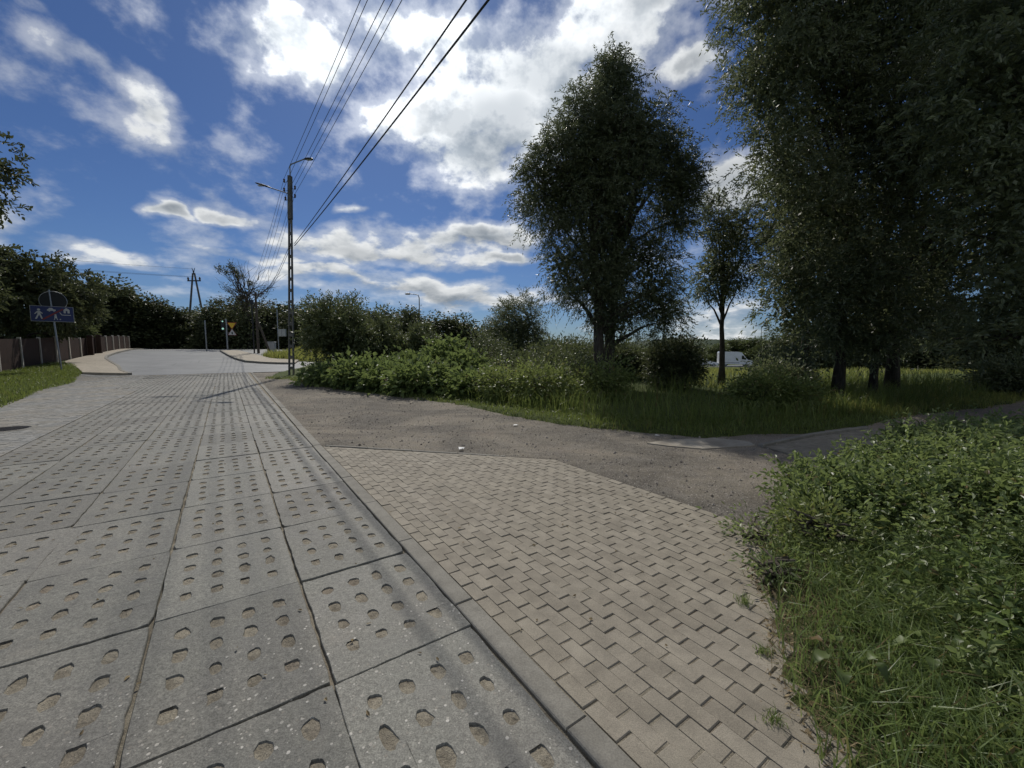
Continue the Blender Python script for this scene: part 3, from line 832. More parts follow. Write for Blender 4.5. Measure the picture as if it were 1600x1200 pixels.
MH = (12.0, -3.55)
LPOLY = np.array([(3.0, -2.75), (30.4, -2.75), (30.4, -6.6), (3.0, -5.0)])
pave2 = grid_mesh(np.arange(2.6, 30.6, .3), np.arange(-6.6, -2.6, .2), lambda X, Y: hgt(X, Y) - .03, lambda s, t: sdist(s, t, PAVED) < .3).obj(
    'pavement', M['bed'], None, True, kind='structure', label='grey block paving between the slab road and the grass verge')
lay_pavers(pave2, LPOLY, (3.0, 30.4), (-6.6, -2.74), 's', 300, M['paver_far'],
           lambda s, t: math.hypot(s - MH[0], t - MH[1]) < .40 or (s > 21.4 and t > -3.5), PW=.1, seed=8)
drive = grid_mesh(np.arange(.6, 3.4, .1), np.arange(6, 10.4, .1), lambda X, Y: hgt(X, Y) - .024, lambda s, t: sdist(s, t, DRIVE) < -.03).obj(
    'pavement', M['bed'], None, True, kind='structure', label='shaded block paving of the footpath past the gravel')
lay_pavers(drive, DRIVE, (.8, 3.2), (6.1, 10.3), 't', 0, M['paver'], PW=.1, seed=9)
dk = [(3.12, 6.93), (3.0, 8.56), (2.68, 10.2)]
u = np.linspace(0, 1, 5)
cp = np.stack([np.interp(u, [0, .5, 1], [p[i] for p in dk]) for i in (0, 1)], 1)
for k in range(4):
    (x0, y0), (x1, y1) = xy(*cp[k]), xy(*cp[k + 1])
    L = math.hypot(x1 - x0, y1 - y0)
    o = link('edging_stone', chamfer_block(L - .01, .08, .2, .008, M['kerb'], 'edging_stone'), drive)
    o.location = ((x0 + x1) / 2, (y0 + y1) / 2, .035); o.rotation_euler = (0, 0, math.atan2(y1 - y0, x1 - x0))
cpoly = [(2.21, 6.70), (2.7, 6.98), (3.5, 7.08), (3.95, 6.85), (3.9, 6.55), (3.4, 6.42), (2.95, 6.32), (2.5, 6.5)]
MB().prism(cpoly, -.08, .004).obj('concrete_patch', M['patch'], None, kind='structure', label='pale patch of old concrete at the edge of the gravel')

# manhole
X, Y = xy(*MH)
mh = thing('manhole_cover', (float(X), float(Y), 0), 'round cast iron manhole cover in a concrete ring', 'manhole cover')
def disc(r0, r1, z0, z1, n=28):
    an = np.linspace(0, 2 * np.pi, n, endpoint=False); c = np.c_[np.cos(an), np.sin(an)]
    V = np.concatenate([np.c_[c * r1, np.full(n, z0)], np.c_[c * r1, np.full(n, z1)], np.c_[c * max(r0, 1e-3), np.full(n, z1)], np.c_[c * max(r0, 1e-3), np.full(n, z0)]])
    F = [(k * n + i, k * n + (i + 1) % n, (k + 1) * n + (i + 1) % n, (k + 1) * n + i) for k in range(3) for i in range(n)]
    return MB().add(V, F)
disc(.33, .42, -.1, .004).obj('concrete_ring', M['kerb'], mh)
lid = disc(0, .322, -.06, -.002).obj('lid', M['iron'], mh)
rib = MB()
for k in range(-4, 5):
    w = math.sqrt(max(.29 ** 2 - (k * .062) ** 2, .01))
    rib.box((0, k * .062, .001), (2 * w, .022, .010))
rib.obj('rib', M['iron'], lid)

# loose stones on the gravel
g = np.random.default_rng(21)
n = 11000
S_ = g.uniform(-.5, 24, n * 3) ** 1.0; T2 = g.uniform(1.3, 14, n * 3)
d = sdist(S_, T2, PAVED); d1 = sdist(S_, T2, PAV); d2 = sdist(S_, T2, DRIVE)
ok = (d < .05) & (d1 > .0) & (d2 > .0) & (g.random(n * 3) < np.clip(9 / np.hypot(S_, T2), 0, 1))
S_, T2 = S_[ok][:n], T2[ok][:n]
X, Y = xy(S_, T2); m = len(X)
Z = gravel_z(X, Y)
r = np.clip(g.lognormal(-4.85, .45, m), .004, .032)
oct_ = np.array([(1, 0, 0), (-.8, .3, 0), (0, 1, 0), (.1, -.9, 0), (.1, 0, .7), (0, 0, -.6)])
ef = np.array([(0, 2, 4), (2, 1, 4), (1, 3, 4), (3, 0, 4), (2, 0, 5), (1, 2, 5), (3, 1, 5), (0, 3, 5)])
an = g.uniform(0, 6.28, m)
V = oct_[None] * r[:, None, None] * (1 + g.normal(0, .2, (m, 6, 1)))
V = np.stack([V[..., 0] * np.cos(an)[:, None] - V[..., 1] * np.sin(an)[:, None], V[..., 0] * np.sin(an)[:, None] + V[..., 1] * np.cos(an)[:, None], V[..., 2]], -1)
V += np.stack([X, Y, Z + r * .25], 1)[:, None]
def mat_stone():
    m, T = new_mat('loose_stone')
    r = rnd(T); c = T.mix(r, (0.10, 0.085, 0.07), (0.40, 0.36, 0.31))
    finish(T, c, .85, spec=.3); return m
MB().add(V.reshape(-1, 3), (np.arange(m)[:, None, None] * 6 + ef[None]).reshape(-1, 3)).obj('gravel_stones', mat_stone(), None, kind='stuff', label='loose stones scattered over the gravel yard')

# ------------------------------------------------------------------ trees and shrubs
def gz(x, y):
    return float(ground_z(np.array([x]), np.array([y]))[0])
def crown_points(lobes, ncl, per, cr, g, shell=.55, vert=1.0):
    L = np.array(lobes, float)
    w = (L[:, 3] * L[:, 5] + L[:, 3] * L[:, 4] + L[:, 4] * L[:, 5]); w /= w.sum()
    k = g.choice(len(L), ncl, p=w)
    d = g.normal(size=(ncl, 3)); d /= np.linalg.norm(d, axis=1)[:, None]
    r = shell + (1.02 - shell) * g.random(ncl) ** .6
    C = L[k, :3] + d * L[k, 3:6] * r[:, None]
    cs = cr * g.uniform(.55, 1.35, ncl)
    off = g.normal(size=(ncl, per, 3)) * cs[:, None, None] * np.array([1, 1, vert])
    P = C[:, None] + off
    out = np.repeat(d[:, None], per, 1) + .45 * off / (cs[:, None, None] + 1e-6)
    return C, P.reshape(-1, 3), out.reshape(-1, 3)
def lump(P, k, ph):
    return np.sin(P[:, 0] * k + ph) * np.sin(P[:, 1] * k * 1.1 + 1.7 * ph) + np.sin(P[:, 2] * k * .9 + .6 * ph) * np.sin((P[:, 0] + P[:, 1]) * k * .6 + ph)
def crown_sprays(lobes, ncl, tw, lv, tl, g, shell=.5, droop=.5, gap=.18, spread=.16):
    """leaves strung along short twigs that fan out from clumps in the crown"""
    L = np.array(lobes, float)
    w = (L[:, 3] * L[:, 5] + L[:, 3] * L[:, 4] + L[:, 4] * L[:, 5]); w /= w.sum()
    k = g.choice(len(L), ncl, p=w)
    d = g.normal(size=(ncl, 3)); d /= np.linalg.norm(d, axis=1)[:, None]
    r = shell + (.95 - shell) * g.random(ncl) ** .6
    C = L[k, :3] + d * L[k, 3:6] * r[:, None]
    q = lump(C, 2.3, 1.3 + L[0, 2]); keep = q > np.quantile(q, gap)
    C, d = C[keep], d[keep]; n = len(C)
    S = np.repeat(C, tw, 0) + g.normal(0, spread, (n * tw, 3))
    dr = np.repeat(d, tw, 0) * .7 + g.normal(0, .6, (n * tw, 3)) + np.array([0, 0, .25])
    dr /= np.linalg.norm(dr, axis=1)[:, None]
    ln = tl * g.uniform(.5, 1.4, n * tw)
    u = np.linspace(.08, 1, lv)[None, :, None]
    dn = np.array([0, 0, -1.0])
    P = S[:, None] + dr[:, None] * ln[:, None, None] * u + dn * droop * ln[:, None, None] * u ** 2
    tan = dr[:, None] + dn * 2 * droop * u
    sd = np.cross(dr, g.normal(size=dr.shape)); sd /= np.linalg.norm(sd, axis=1)[:, None] + 1e-9
    sg = np.where(np.arange(lv) % 2 == 0, 1.0, -1.0)[None, :, None]
    D = tan * .8 + sd[:, None] * sg * .75 + g.normal(0, .25, P.shape)
    return C, P.reshape(-1, 3), D.reshape(-1, 3)
def limb(mb, a, b, r0, r1, g, n=6, wob=.06, sag=0.0, sides=6):
    a = np.asarray(a, float); b = np.asarray(b, float)
    u = np.linspace(0, 1, n)[:, None]
    L = np.linalg.norm(b - a)
    mid = a * .45 + b * .55 + np.array([0, 0, L * .12])
    p = (1 - u) ** 2 * a + 2 * u * (1 - u) * mid + u ** 2 * b
    p[1:-1] += g.normal(0, wob * L * .25, (n - 2, 3))
    p[:, 2] -= sag * u[:, 0] ** 2
    mb.tube(p, np.linspace(r0, r1, n), sides, False)
def tree_parts(lobes, th, tr, ncl, per, cr, lw, g, droop=.3, folded=False, limbs=14, vert=1.0, shell=.55, core=0, core_size=.3, stems=1, lean=(0, 0), base_spread=.0, spray=None, twigs=0, gap=.18, spread=.16):
    if spray:
        C, P, D = crown_sprays(lobes, ncl, spray[0], spray[1], spray[2], g, shell, droop, gap, spread)
    else:
        C, P, D = crown_points(lobes, ncl, per, cr, g, shell, vert)
        D = D + g.normal(0, .55, D.shape) + np.array([0, 0, -droop])
    keep = P[:, 2] > .03
    P, D = P[keep], D[keep]
    cb = MB()
    L_ = lw[0] * g.uniform(.65, 1.25, len(P)); W_ = lw[1] * g.uniform(.7, 1.25, len(P))
    (cb.leaves if folded else cb.diamonds)(P, D, L_, W_, g)
    if core:
        Lb = np.array(lobes, float)
        w = Lb[:, 3] * Lb[:, 4] * Lb[:, 5]; k = g.choice(len(Lb), core, p=w / w.sum())
        d = g.normal(size=(core, 3)); d /= np.linalg.norm(d, axis=1)[:, None]
        Q = Lb[k, :3] + d * Lb[k, 3:6] * (.62 * g.random(core) ** .4)[:, None]
        Q = Q[Q[:, 2] > .2]
        cb.diamonds(Q, g.normal(size=Q.shape), core_size * g.uniform(.6, 1.3, len(Q)), core_size * .7, g)
    tb = MB()
    top = np.array([lean[0], lean[1], th])
    for s_ in range(stems):
        an = 6.28 * s_ / max(stems, 1) + .7
        b0 = np.array([math.cos(an), math.sin(an), 0]) * base_spread * (stems > 1)
        tp = top + np.array([math.cos(an), math.sin(an), 0]) * base_spread * 4 * (stems > 1)
        u = np.linspace(0, 1, 9)[:, None]
        p = b0 + (tp - b0) * u + np.c_[g.normal(0, .03 * th / 6, (9, 2)), np.zeros(9)] * np.sin(np.pi * u)
        p[0, 2] = -.25
        rad = tr * (1 - .82 * u[:, 0]) / math.sqrt(stems); rad[0] *= 1.45
        tb.tube(p, rad, 9, True)
        sel = C[g.permutation(len(C))[:limbs]]
        for c in sel:
            f = np.clip((c[2] * .62) / th, .15, .96)
            a = np.array([np.interp(f, u[:, 0], p[:, q]) for q in range(3)])
            r0 = tr * (1 - .82 * f) * .55 / math.sqrt(stems)
            limb(tb, a, c, max(r0, .012), .008, g)
            for q in range(twigs):
                c2 = C[np.argsort(np.linalg.norm(C - c, axis=1))[1 + g.integers(6)]]
                limb(tb, a * .35 + c * .65, c2, max(r0 * .4, .008), .005, g, 5, sides=4)
    return cb, tb
def tree(name, label, cat, loc, seed, leafmat, barkmat=None, group=None, **kw):
    g = np.random.default_rng(seed)
    z = gz(*loc)
    o = thing(name, (loc[0], loc[1], z), label, cat, group)
    lobes = [(a, b, c - z, d, e, f) for a, b, c, d, e, f in kw.pop('lobes')]
    crown_name = kw.pop('crown', 'crown'); trunk_name = kw.pop('stem', 'trunk')
    cb, tb = tree_parts(lobes, g=g, **kw)
    tb.obj(trunk_name, barkmat or M['bark'], o, True, kind='stuff' if trunk_name == 'stems' else None)
    cb.obj(crown_name, leafmat, o)
    return o

# the tall willow in the middle
tree('willow_tree', 'tall dark willow with drooping crown standing alone in the middle', 'tree', (3.55, 16.0), 11, M['willow'],
     lobes=[tuple(v * .889 if i_ != 2 else (v - 1.56) * .889 + 1.56 for i_, v in enumerate(l_)) for l_ in [(-0.01,0.00,8.75,2.45,2.3,4.0),(0.15,0.20,11.7,1.05,1.0,1.75),(-2.3,-0.20,8.0,1.2,1.15,2.0),(2.65,0.00,8.1,1.15,1.05,2.5),
            (-2.0,-0.40,4.9,.85,0.9,1.4),(1.9,0.00,4.5,1.05,1.1,1.7),(-0.1,0.00,4.6,1.6,1.6,2.2),(-1.55,-0.30,9.8,1.15,1.1,1.75),
            (1.5,0.00,10.5,1.1,1.05,1.9),(2.3,-0.40,2.9,0.7,0.7,0.9),(.5,-.3,2.6,.9,.9,.8),(.2,.2,12.9,.6,.6,.8),(-3.1,0,8.0,.7,.7,1.2),(3.2,.1,8.8,.6,.7,1.2)]],
     th=8.2, tr=.34, ncl=2700, per=0, cr=0, spray=(5, 15, .60), lw=(.135, .036), droop=.45, shell=.30, gap=.26, core=14000, core_size=.14, limbs=26, stems=2, base_spread=.22)
tree('slender_tree', 'slender young tree with forked bare trunk between the willow and the wood', 'tree', (9.1, 18.0), 12, M['alder'],
     lobes=[(-0.66,0.00,6.6,0.85,0.8,1.3),(0.47,0.00,5.3,1.0,.95,1.5),(-0.80,-0.20,4.5,0.8,0.8,1.0),(0.92,0.20,6.6,0.9,0.85,1.0)],
     th=6.6, tr=.13, ncl=520, per=0, cr=0, spray=(4, 12, .42), lw=(.12, .05), droop=.35, shell=.3, gap=.25, core=600, core_size=.11, limbs=16, lean=(-.2, 0), twigs=1)
# the wood on the right
RK = dict(per=0, cr=0, spray=(5, 12, .46), lw=(.13, .040), droop=.32, shell=.34, gap=.20)
tree('tall_tree', 'tall glossy-leaved tree at the open edge of the wood, overhanging the tall grass', 'tree', (10.3, 13.1), 13, M['alder'],
     lobes=[(-2.25,-0.10,10.04,1.85,1.8,2.0),(-2.5,-0.30,7.43,1.15,1.15,1.4),(-1.5,-0.50,5.6,1.35,1.3,1.7),(-.9,-0.60,3.2,1.0,1.0,1.2),
            (-0.51,0.30,8.64,1.86,1.67,2.47),(-1.5,0.40,4.3,0.8,0.8,1.0),(-1.05,0.10,11.59,2.3,2.19,1.83),(-2.2,.2,13.4,1.9,1.9,1.6),(-.6,-.3,2.1,.7,.7,.6),(-3.2,-.3,11.6,1.2,1.2,1.5),(-2.9,-.2,8.9,.8,.9,1.0)],
     th=12, tr=.15, ncl=1650, core=13000, core_size=.14, limbs=24, **RK)
tree('tall_tree', 'middle one of the three thin dark trunks in the wood', 'tree', (11.4, 13.1), 14, M['alder'],
     lobes=[(-0.36,-0.10,10.56,2.20,1.98,2.40),(0.0,-0.30,6.16,1.77,1.60,1.97),(-0.50,-0.50,2.9,1.30,1.25,1.50),(-1.52,-0.70,4.4,1.34,1.20,1.72),
            (-0.33,-0.90,7.84,1.50,1.35,1.50),(-.3,.2,13.2,2.2,2,1.6),(-.6,-.2,1.8,.8,.8,.7)],
     th=12, tr=.10, ncl=1450, core=12000, core_size=.14, limbs=22, **RK)
tree('tall_tree', 'thickest of the dark trunks in the wood, nearest the sunny meadow gap', 'tree', (12.4, 13.5), 15, M['alder'],
     lobes=[(1.68,-0.10,10.84,2.27,2.04,2.47),(1.56,-0.50,7.52,2.00,1.80,2.20),(1.28,-0.50,4.4,1.70,1.53,1.70),(0.30,-0.50,2.9,1.10,1.08,1.20),(3.6,-.3,6.2,1.9,1.8,3.0),(2.6,0,13.2,2.4,2,1.6),(4.8,.5,10,2.4,2,3),
            (1.9,.3,2.3,1.0,1.0,.9),(3.6,.5,2.6,1.2,1.2,1.2)],
     th=12, tr=.17, ncl=1700, core=15000, core_size=.15, limbs=24, **RK)
tree('background_tree', 'leafy tree deep in the wood behind the dark trunks', 'tree', (12.6, 18.0), 16, M['alder'],
     lobes=[(-.6,-.4,3.6,1.6,1.5,2.3),(.6,0,6.5,2.0,1.9,2.8),(2.6,0,4.6,1.8,1.7,3.2),(-.9,0,7.6,1.5,1.4,2.0),(4.6,0,4.6,1.8,1.7,3.0)],
     th=8, tr=.2, ncl=560, per=0, cr=0, spray=(4, 11, .6), lw=(.18, .065), droop=.45, shell=.4, gap=.1, core=8000, core_size=.20, limbs=16)
tree('overhanging_tree', 'near tree whose broad-leaved branches hang low over the footpath', 'tree', (13.8, 8.8), 17, M['alder'],
     lobes=[(-3.85,-0.20,7.05,1.36,1.31,1.62),(-3.95,-0.40,4.58,1.2,1.1,1.3),(-4.1,-0.60,2.9,.95,0.9,0.7),(-3.9,-0.40,1.8,0.85,0.85,0.3),
            (-2.9,-0.40,2.4,1.16,1.05,0.9),(-4.6,0.00,6.21,1.0,0.97,1.4),(-1.5,0,6.5,2.2,2,2.6),(-1.8,0,3.6,1.8,1.6,1.6),(-3.5,0,9.2,1.8,1.6,1.6)],
     th=9, tr=.28, ncl=900, per=0, cr=0, spray=(4, 10, .42), lw=(.125, .062), folded=True, droop=.25, shell=.4, gap=.15, core=9000, core_size=.12, limbs=26, twigs=1)
# left edge and behind the fence
tree('garden_tree', 'broad-leaved tree reaching in from the picture edge above the fence', 'tree', (-24.0, 16.5), 18, M['far'],
     lobes=[(2.0,1.0,9.0,1.7,1.8,1.7),(2.9,.5,7.7,1.6,1.2,.7),(0.9,.5,5.6,1.7,1.8,1.8),(1.2,.3,3.4,1.6,1.6,1.3),(0,0,8,2,2,2.3)],
     th=8, tr=.25, ncl=420, per=0, cr=0, spray=(4, 10, .55), lw=(.19, .10), folded=True, droop=.2, shell=.3, gap=.2, core=400, core_size=.4, limbs=18, twigs=1)
tree('garden_tree', 'dark leafy tree behind the fence and the blue sign', 'tree', (-30.0, 25.0), 19, M['far'],
     lobes=[(1.2,0,4.4,2.0,1.9,2.0),(1.7,1,5.6,1.7,1.7,1.5),(.2,-1,5.28,1.85,1.66,2.6),(-.2,-1,2.9,1.6,1.6,.8),(.7,3,4.65,1.9,1.6,2.4)],
     th=6, tr=.2, ncl=520, per=0, cr=0, spray=(4, 10, .6), lw=(.22, .11), folded=True, droop=.25, shell=.35, gap=.15, core=2500, core_size=.28, limbs=16, twigs=1)

def far_variant(seed, hh, rr):
    g = np.random.default_rng(seed)
    lobes = []
    for k in range(9):
        zc = hh * (0.14 + .72 * k / 8)
        a = g.uniform(0, 6.28); q = rr * g.uniform(.2, .55) * (1.1 - .55 * k / 8)
        lobes.append((math.cos(a) * q, math.sin(a) * q, zc, rr * (.75 - .30 * k / 8) * g.uniform(.8, 1.1), rr * .7, hh * .17 * g.uniform(.8, 1.2)))
    cb, tb = tree_parts(lobes, hh * .8, .2, 330, 24, .40, (.38, .22), g, .2, False, 8, 1.0, .45, 700, .8)
    return cb.mesh('crown', M['far']), tb.mesh('trunk', M['bark'], True)
fv = [far_variant(40 + k, 10.0, 3.6) for k in range(5)]
def far_tree(name, label, group, X, Y, ztop, rad, k, mat=None, cat='tree'):
    z = gz(X, Y)
    o = thing(name, (X, Y, z - .1), label, cat, group, rz=k * 1.7)
    sc = (ztop - z) / 10.2
    o.scale = (rad / 3.0, rad / 3.0, sc)
    c, t = fv[k % 5]
    if mat is not None:
        c = c.copy(); c.materials.clear(); c.materials.append(mat)
    link('trunk', t, o); link('crown', c, o)
    return o
rowt = [(112, 48, 452, 45), (150, 51, 436, 45), (200, 54, 447, 42), (240, 56, 464, 36), (275, 58, 480, 32), (310, 60, 486, 32), (345, 57, 472, 30), (375, 60, 466, 30),
        (405, 60, 476, 32), (440, 60, 472, 32), (470, 57, 478, 32), (505, 55, 482, 36), (222, 62, 470, 40), (330, 66, 484, 40), (415, 66, 482, 40)]
ORD = ['first', 'second', 'third', 'fourth', 'fifth', 'sixth', 'seventh', 'eighth']
row_lab = ['dark tree just above the blue sign, first of the row beyond the cross street', 'tallest dark tree of the row, behind the middle of the fence', 'dark tree behind the far end of the fence', 'dark tree where the row steps down beyond the sidewalk bend',
           'low dark tree between the fence end and the A-shaped pole', 'dark tree right behind the A-shaped pole', 'dark tree behind the lone grey post and the traffic signal', 'dark tree behind the yellow give way sign', 'dark tree behind the foot of the bare tree',
           'dark tree between the bare tree and the lamp pole', 'dark tree directly behind the lamp pole', 'dark tree peeping out between the lamp pole and the large bush', 'rear tree of the row showing over the fence end trees', 'rear tree of the row showing beside the A-shaped pole', 'rear tree of the row showing behind the bare tree']
for k, (px, d, py, rp) in enumerate(rowt):
    far_tree('tree', row_lab[k], 'dark row of trees beyond the cross street', (px - 800) / 650 * d, d, CAM_H + (543 - py) / 650 * d, rp * d / 650 * 1.1, k)
for k, (px, d, py, rp) in enumerate([(545, 46, 478, 32), (595, 46, 482, 32), (640, 44, 480, 30), (690, 48, 489, 32), (732, 48, 494, 30), (770, 46, 505, 26)]):
    far_tree('tree', ORD[k] + ' rounded tree from the lamp pole in the low row behind the thicket', 'low row of trees behind the thicket', (px - 800) / 650 * d, d, CAM_H + (543 - py) / 650 * d, rp * d / 650 * 1.15, k + 2)
for k, (px, d, py, rp) in enumerate([(1070, 105, 532, 16), (1098, 112, 540, 14), (1120, 100, 536, 16), (1145, 118, 528, 18), (1172, 112, 526, 18), (1200, 108, 530, 18), (1228, 112, 532, 18), (1030, 110, 536, 18)]):
    far_tree('tree', ['pale green tree at the edge of the dark round bush by the far road', 'pale tree just left of the white car behind the van', 'pale green tree right behind the van roof, cut by the slender trunk', 'tall pale green tree above the van bonnet', 'widest pale green tree ahead of the van', 'pale green tree behind the silver car', 'last pale green tree where the wood begins', 'pale green tree half hidden by the willow and the round bush'][k], 'pale trees along the far road', (px - 800) / 650 * d, d, CAM_H + (543 - py) / 650 * d, rp * d / 650 * 1.2, k, M['light'])
for k, (px, d, py, rp) in enumerate([(1255, 44, 500, 34), (1300, 42, 490, 34), (1345, 44, 498, 34), (1400, 38, 492, 32), (1460, 36, 500, 34), (1520, 33, 498, 34), (1580, 32, 495, 34), (1640, 30, 490, 34)]):
    far_tree('tree', ORD[k] + ' dark tree from the van along the far side of the sunny meadow', 'low trees beyond the meadow', (px - 800) / 650 * d, d, CAM_H + (543 - py) / 650 * d, rp * d / 650 * 1.3, k + 1)

# bare tree with clumps of mistletoe
def bare_tree():
    g = np.random.default_rng(77)
    X, Y = (392 - 800) / 650 * 56, 56.0
    z = gz(X, Y)
    o = thing('bare_tree', (X, Y, z), 'nearly bare tree with round dark clumps in its twigs', 'tree')
    tb = MB(); hh = CAM_H + (543 - 418) / 650 * 56 - z
    tb.tube([(0, 0, -.2), (.1, 0, hh * .35), (0, 0, hh * .7)], [.22, .16, .08], 8)
    ends = []
    for k in range(46):
        f = g.uniform(.3, .7); a = g.uniform(0, 6.28); r = g.uniform(1.0, 4.4)
        e = np.array([math.cos(a) * r, math.sin(a) * r * .6, hh * g.uniform(.6, 1.03) - .12 * r])
        limb(tb, (0, 0, hh * f), e, .06, .014, g, 6, .10, sides=5)
        ends.append(e)
        for q in range(4):
            limb(tb, e * .6 + np.array([0, 0, hh * f]) * .4, e + g.normal(0, .6, 3), .022, .010, g, 4, .1, sides=4)
    tb.obj('trunk', M['twig'], o, True)
    for k in range(9):
        c = ends[k * 4] + np.array([0, 0, -.1]); n = 160
        P = c + g.normal(0, .26 if k else .6, (n, 3))
        MB().diamonds(P, g.normal(size=(n, 3)), .22, .10, g).obj('mistletoe', M['far'], o, kind='stuff')
    lo = MB(); n = 2600
    P = np.c_[g.normal(0, 1.5, n), g.normal(0, 1.2, n), np.abs(g.normal(.28, .16, n)) * hh]
    lo.diamonds(P, g.normal(size=(n, 3)), .35, .2, g).obj('crown', M['far'], o)
bare_tree()

def shrub(name, label, loc, h, r, seed, leafmat, lw, n=(200, 30), cr=.16, folded=True, cat='shrub', group=None, ry=None, core=150, core_size=.14, droop=.25, limbs=10, spray=None, vert=1.0, gap=.1):
    ry = ry or r
    g = np.random.default_rng(seed)
    z = gz(*loc)
    lobes = [(0, 0, z + h * .45, r, ry, h * .5)]
    for k in range(6):
        a = k * 1.05 + g.uniform(-.3, .3)
        lobes.append((math.cos(a) * r * .55, math.sin(a) * ry * .55, z + h * g.uniform(.35, .62), r * .5, ry * .5, h * g.uniform(.28, .42)))
    return tree(name, label, cat, loc, seed, leafmat, M['twig'], group, lobes=lobes, th=h * .6, tr=.02 + .02 * h, ncl=n[0], per=n[1], cr=cr, lw=lw, folded=folded, droop=droop, shell=.4,
                core=core, core_size=core_size, limbs=limbs, vert=vert, spray=spray, gap=gap, spread=.04, stems=3, base_spread=.12 * r, crown='foliage', stem='stems')
shrub('large_bush', 'large rounded dark bush in front of the lamp pole', (-8.1, 20.6), 4.4, 1.95, 51, M['mid'], (.13, .06), (760, 0), 0, False, core=5000, core_size=.2, spray=(4, 12, .62), droop=.1, gap=.2)
shrub('large_bush', 'lower bush leaning out from the large rounded bush, right of it', (-5.4, 21.5), 2.9, 1.5, 52, M['mid'], (.13, .06), (360, 0), 0, False, core=2200, core_size=.18, spray=(4, 12, .5), droop=.1, gap=.2)
shrub('grey_willow_bush', 'loose grey-green willow bush touching the tall willow on its side', (0.2, 24.0), 4.6, 1.6, 53, M['willow'], (.17, .042), (420, 0), 0, False, core=1500, core_size=.18, spray=(4, 13, .75), droop=.25, gap=.25)
shrub('round_bush', 'very dark round bush at the foot of the tall willow', (6.3, 16.2), 2.0, 1.05, 54, M['far'], (.12, .06), (360, 40), .17, False, core=900, core_size=.28)
shrub('garden_shrub', 'sunlit green hedge shrub leaning over the fence', (-34.6, 30.3), 3.0, 1.1, 55, M['mid'], (.26, .13), (200, 30), .3, core=250, core_size=.4)
shrub('conical_shrub', 'small conical evergreen at the far end of the fence', (-41.2, 39.6), 3.4, .9, 56, M['mid'], (.28, .12), (180, 30), .28, core=250, core_size=.4)
belt = [(1.5, 27.0, 2.3, 1.8), (4.6, 28.5, 2.2, 2.0), (7.4, 29.5, 2.0, 1.7), (10.0, 30.5, 1.7, 1.5), (2.6, 20.6, 1.7, 1.2), (5.3, 20.2, 1.6, 1.2)]
belt_lab = ['low bush behind the willow, nearest the grey-green willow bush', 'low bush straight behind the willow trunk', 'low bush between the willow trunk and the very dark round bush', 'low bush far behind the slender tree',
            'undergrowth bush hugging the back of the willow on the thicket side', 'undergrowth bush hugging the back of the willow on the meadow side']
for k, (x, y, h, r) in enumerate(belt):
    shrub('low_bush', belt_lab[k], (x, y), h, r, 140 + k, M['mid'], (.16, .07), (260, 36), .26, False, core=700, core_size=.25)
ug = [(9.4, 14.6, 1.7, .9), (8.6, 13.2, 1.1, .7), (16.2, 13.4, 1.2, 1.0)]
ug_lab = ['dark undergrowth bush left of the three trunks in the wood', 'small dark bush at the front edge of the wood', 'undergrowth bush beside the far footpath under the overhanging branches']
for k, (x, y, h, r) in enumerate(ug):
    shrub('undergrowth_bush', ug_lab[k], (x, y), h, r, 160 + k, M['alder'], (.11, .05), (230, 34), .18, False, core=700, core_size=.18)
# broad-leaved thicket along the gravel
th = [(-7.5, 17.6, .70, 1.2), (-5.9, 16.2, 1.0, 1.0), (-4.4, 15.3, .75, 1.1), (-3.1, 14.0, .95, .9), (-4.8, 18.4, 1.25, 1.2), (-2.9, 17.4, 1.9, 1.0), (-1.6, 15.8, 1.35, .9), (-1.2, 13.4, .55, .8)]
th_lab = ['sunlit broad-leaved plant at the end of the thicket nearest the asphalt', 'broad-leaved plant second along the gravel from the asphalt end', 'bright broad-leaved plant in the middle of the thicket front',
          'broad-leaved plant spilling to the gravel right of the bright middle one', 'taller broad-leaved plant behind the front row, below the car roof', 'tallest broad-leaved plant of the thicket',
          'broad-leaved plant just right of the tallest one', 'last broad-leaved plant of the thicket towards the willow']
for k, (x, y, h, r) in enumerate(th):
    shrub('broad_leaved_plant', th_lab[k], (x, y), h, r, 60 + k, M['knot'], (.20, .14), (190, 10), .20, gap=.25, group='broad-leaved thicket along the gravel', core=160, core_size=.25, limbs=14)
wd = [(-.3, 12.0, .9, .7, 'weed'), (.9, 11.3, 1.0, .8, 'weed'), (0.2, 14.2, 1.5, 1.0, 'mid'), (1.6, 13.4, 1.5, 1.0, 'mid'), (2.6, 12.4, 1.1, .9, 'weed'), (-1.0, 17.8, 2.2, 1.2, 'mid'), (1.6, 16.5, 2.0, 1.2, 'mid'), (7.2, 10.6, .75, .55, 'weed'), (6.3, 10.6, .9, .6, 'weed')]
wl = ['low weedy clump at the gravel edge beside the thicket', 'weedy clump at the gravel edge below the willow', 'greyish shrub behind the weedy clumps beside the thicket', 'greyish shrub in front of the willow trunk, left of it',
      'weedy clump in the grass before the willow', 'tall shrub behind the thicket, between the big bush and the willow', 'shrub hard against the willow trunk', 'sunlit weedy clump at the bend of the footpath', 'weedy clump at the end of the shaded grass bank']
for k, (x, y, h, r, m_) in enumerate(wd):
    shrub('weedy_shrub', wl[k], (x, y), h, r, 80 + k, M[m_], (.11, .045), (150, 26), .15, False, group=None, core=120, core_size=.16, limbs=12)
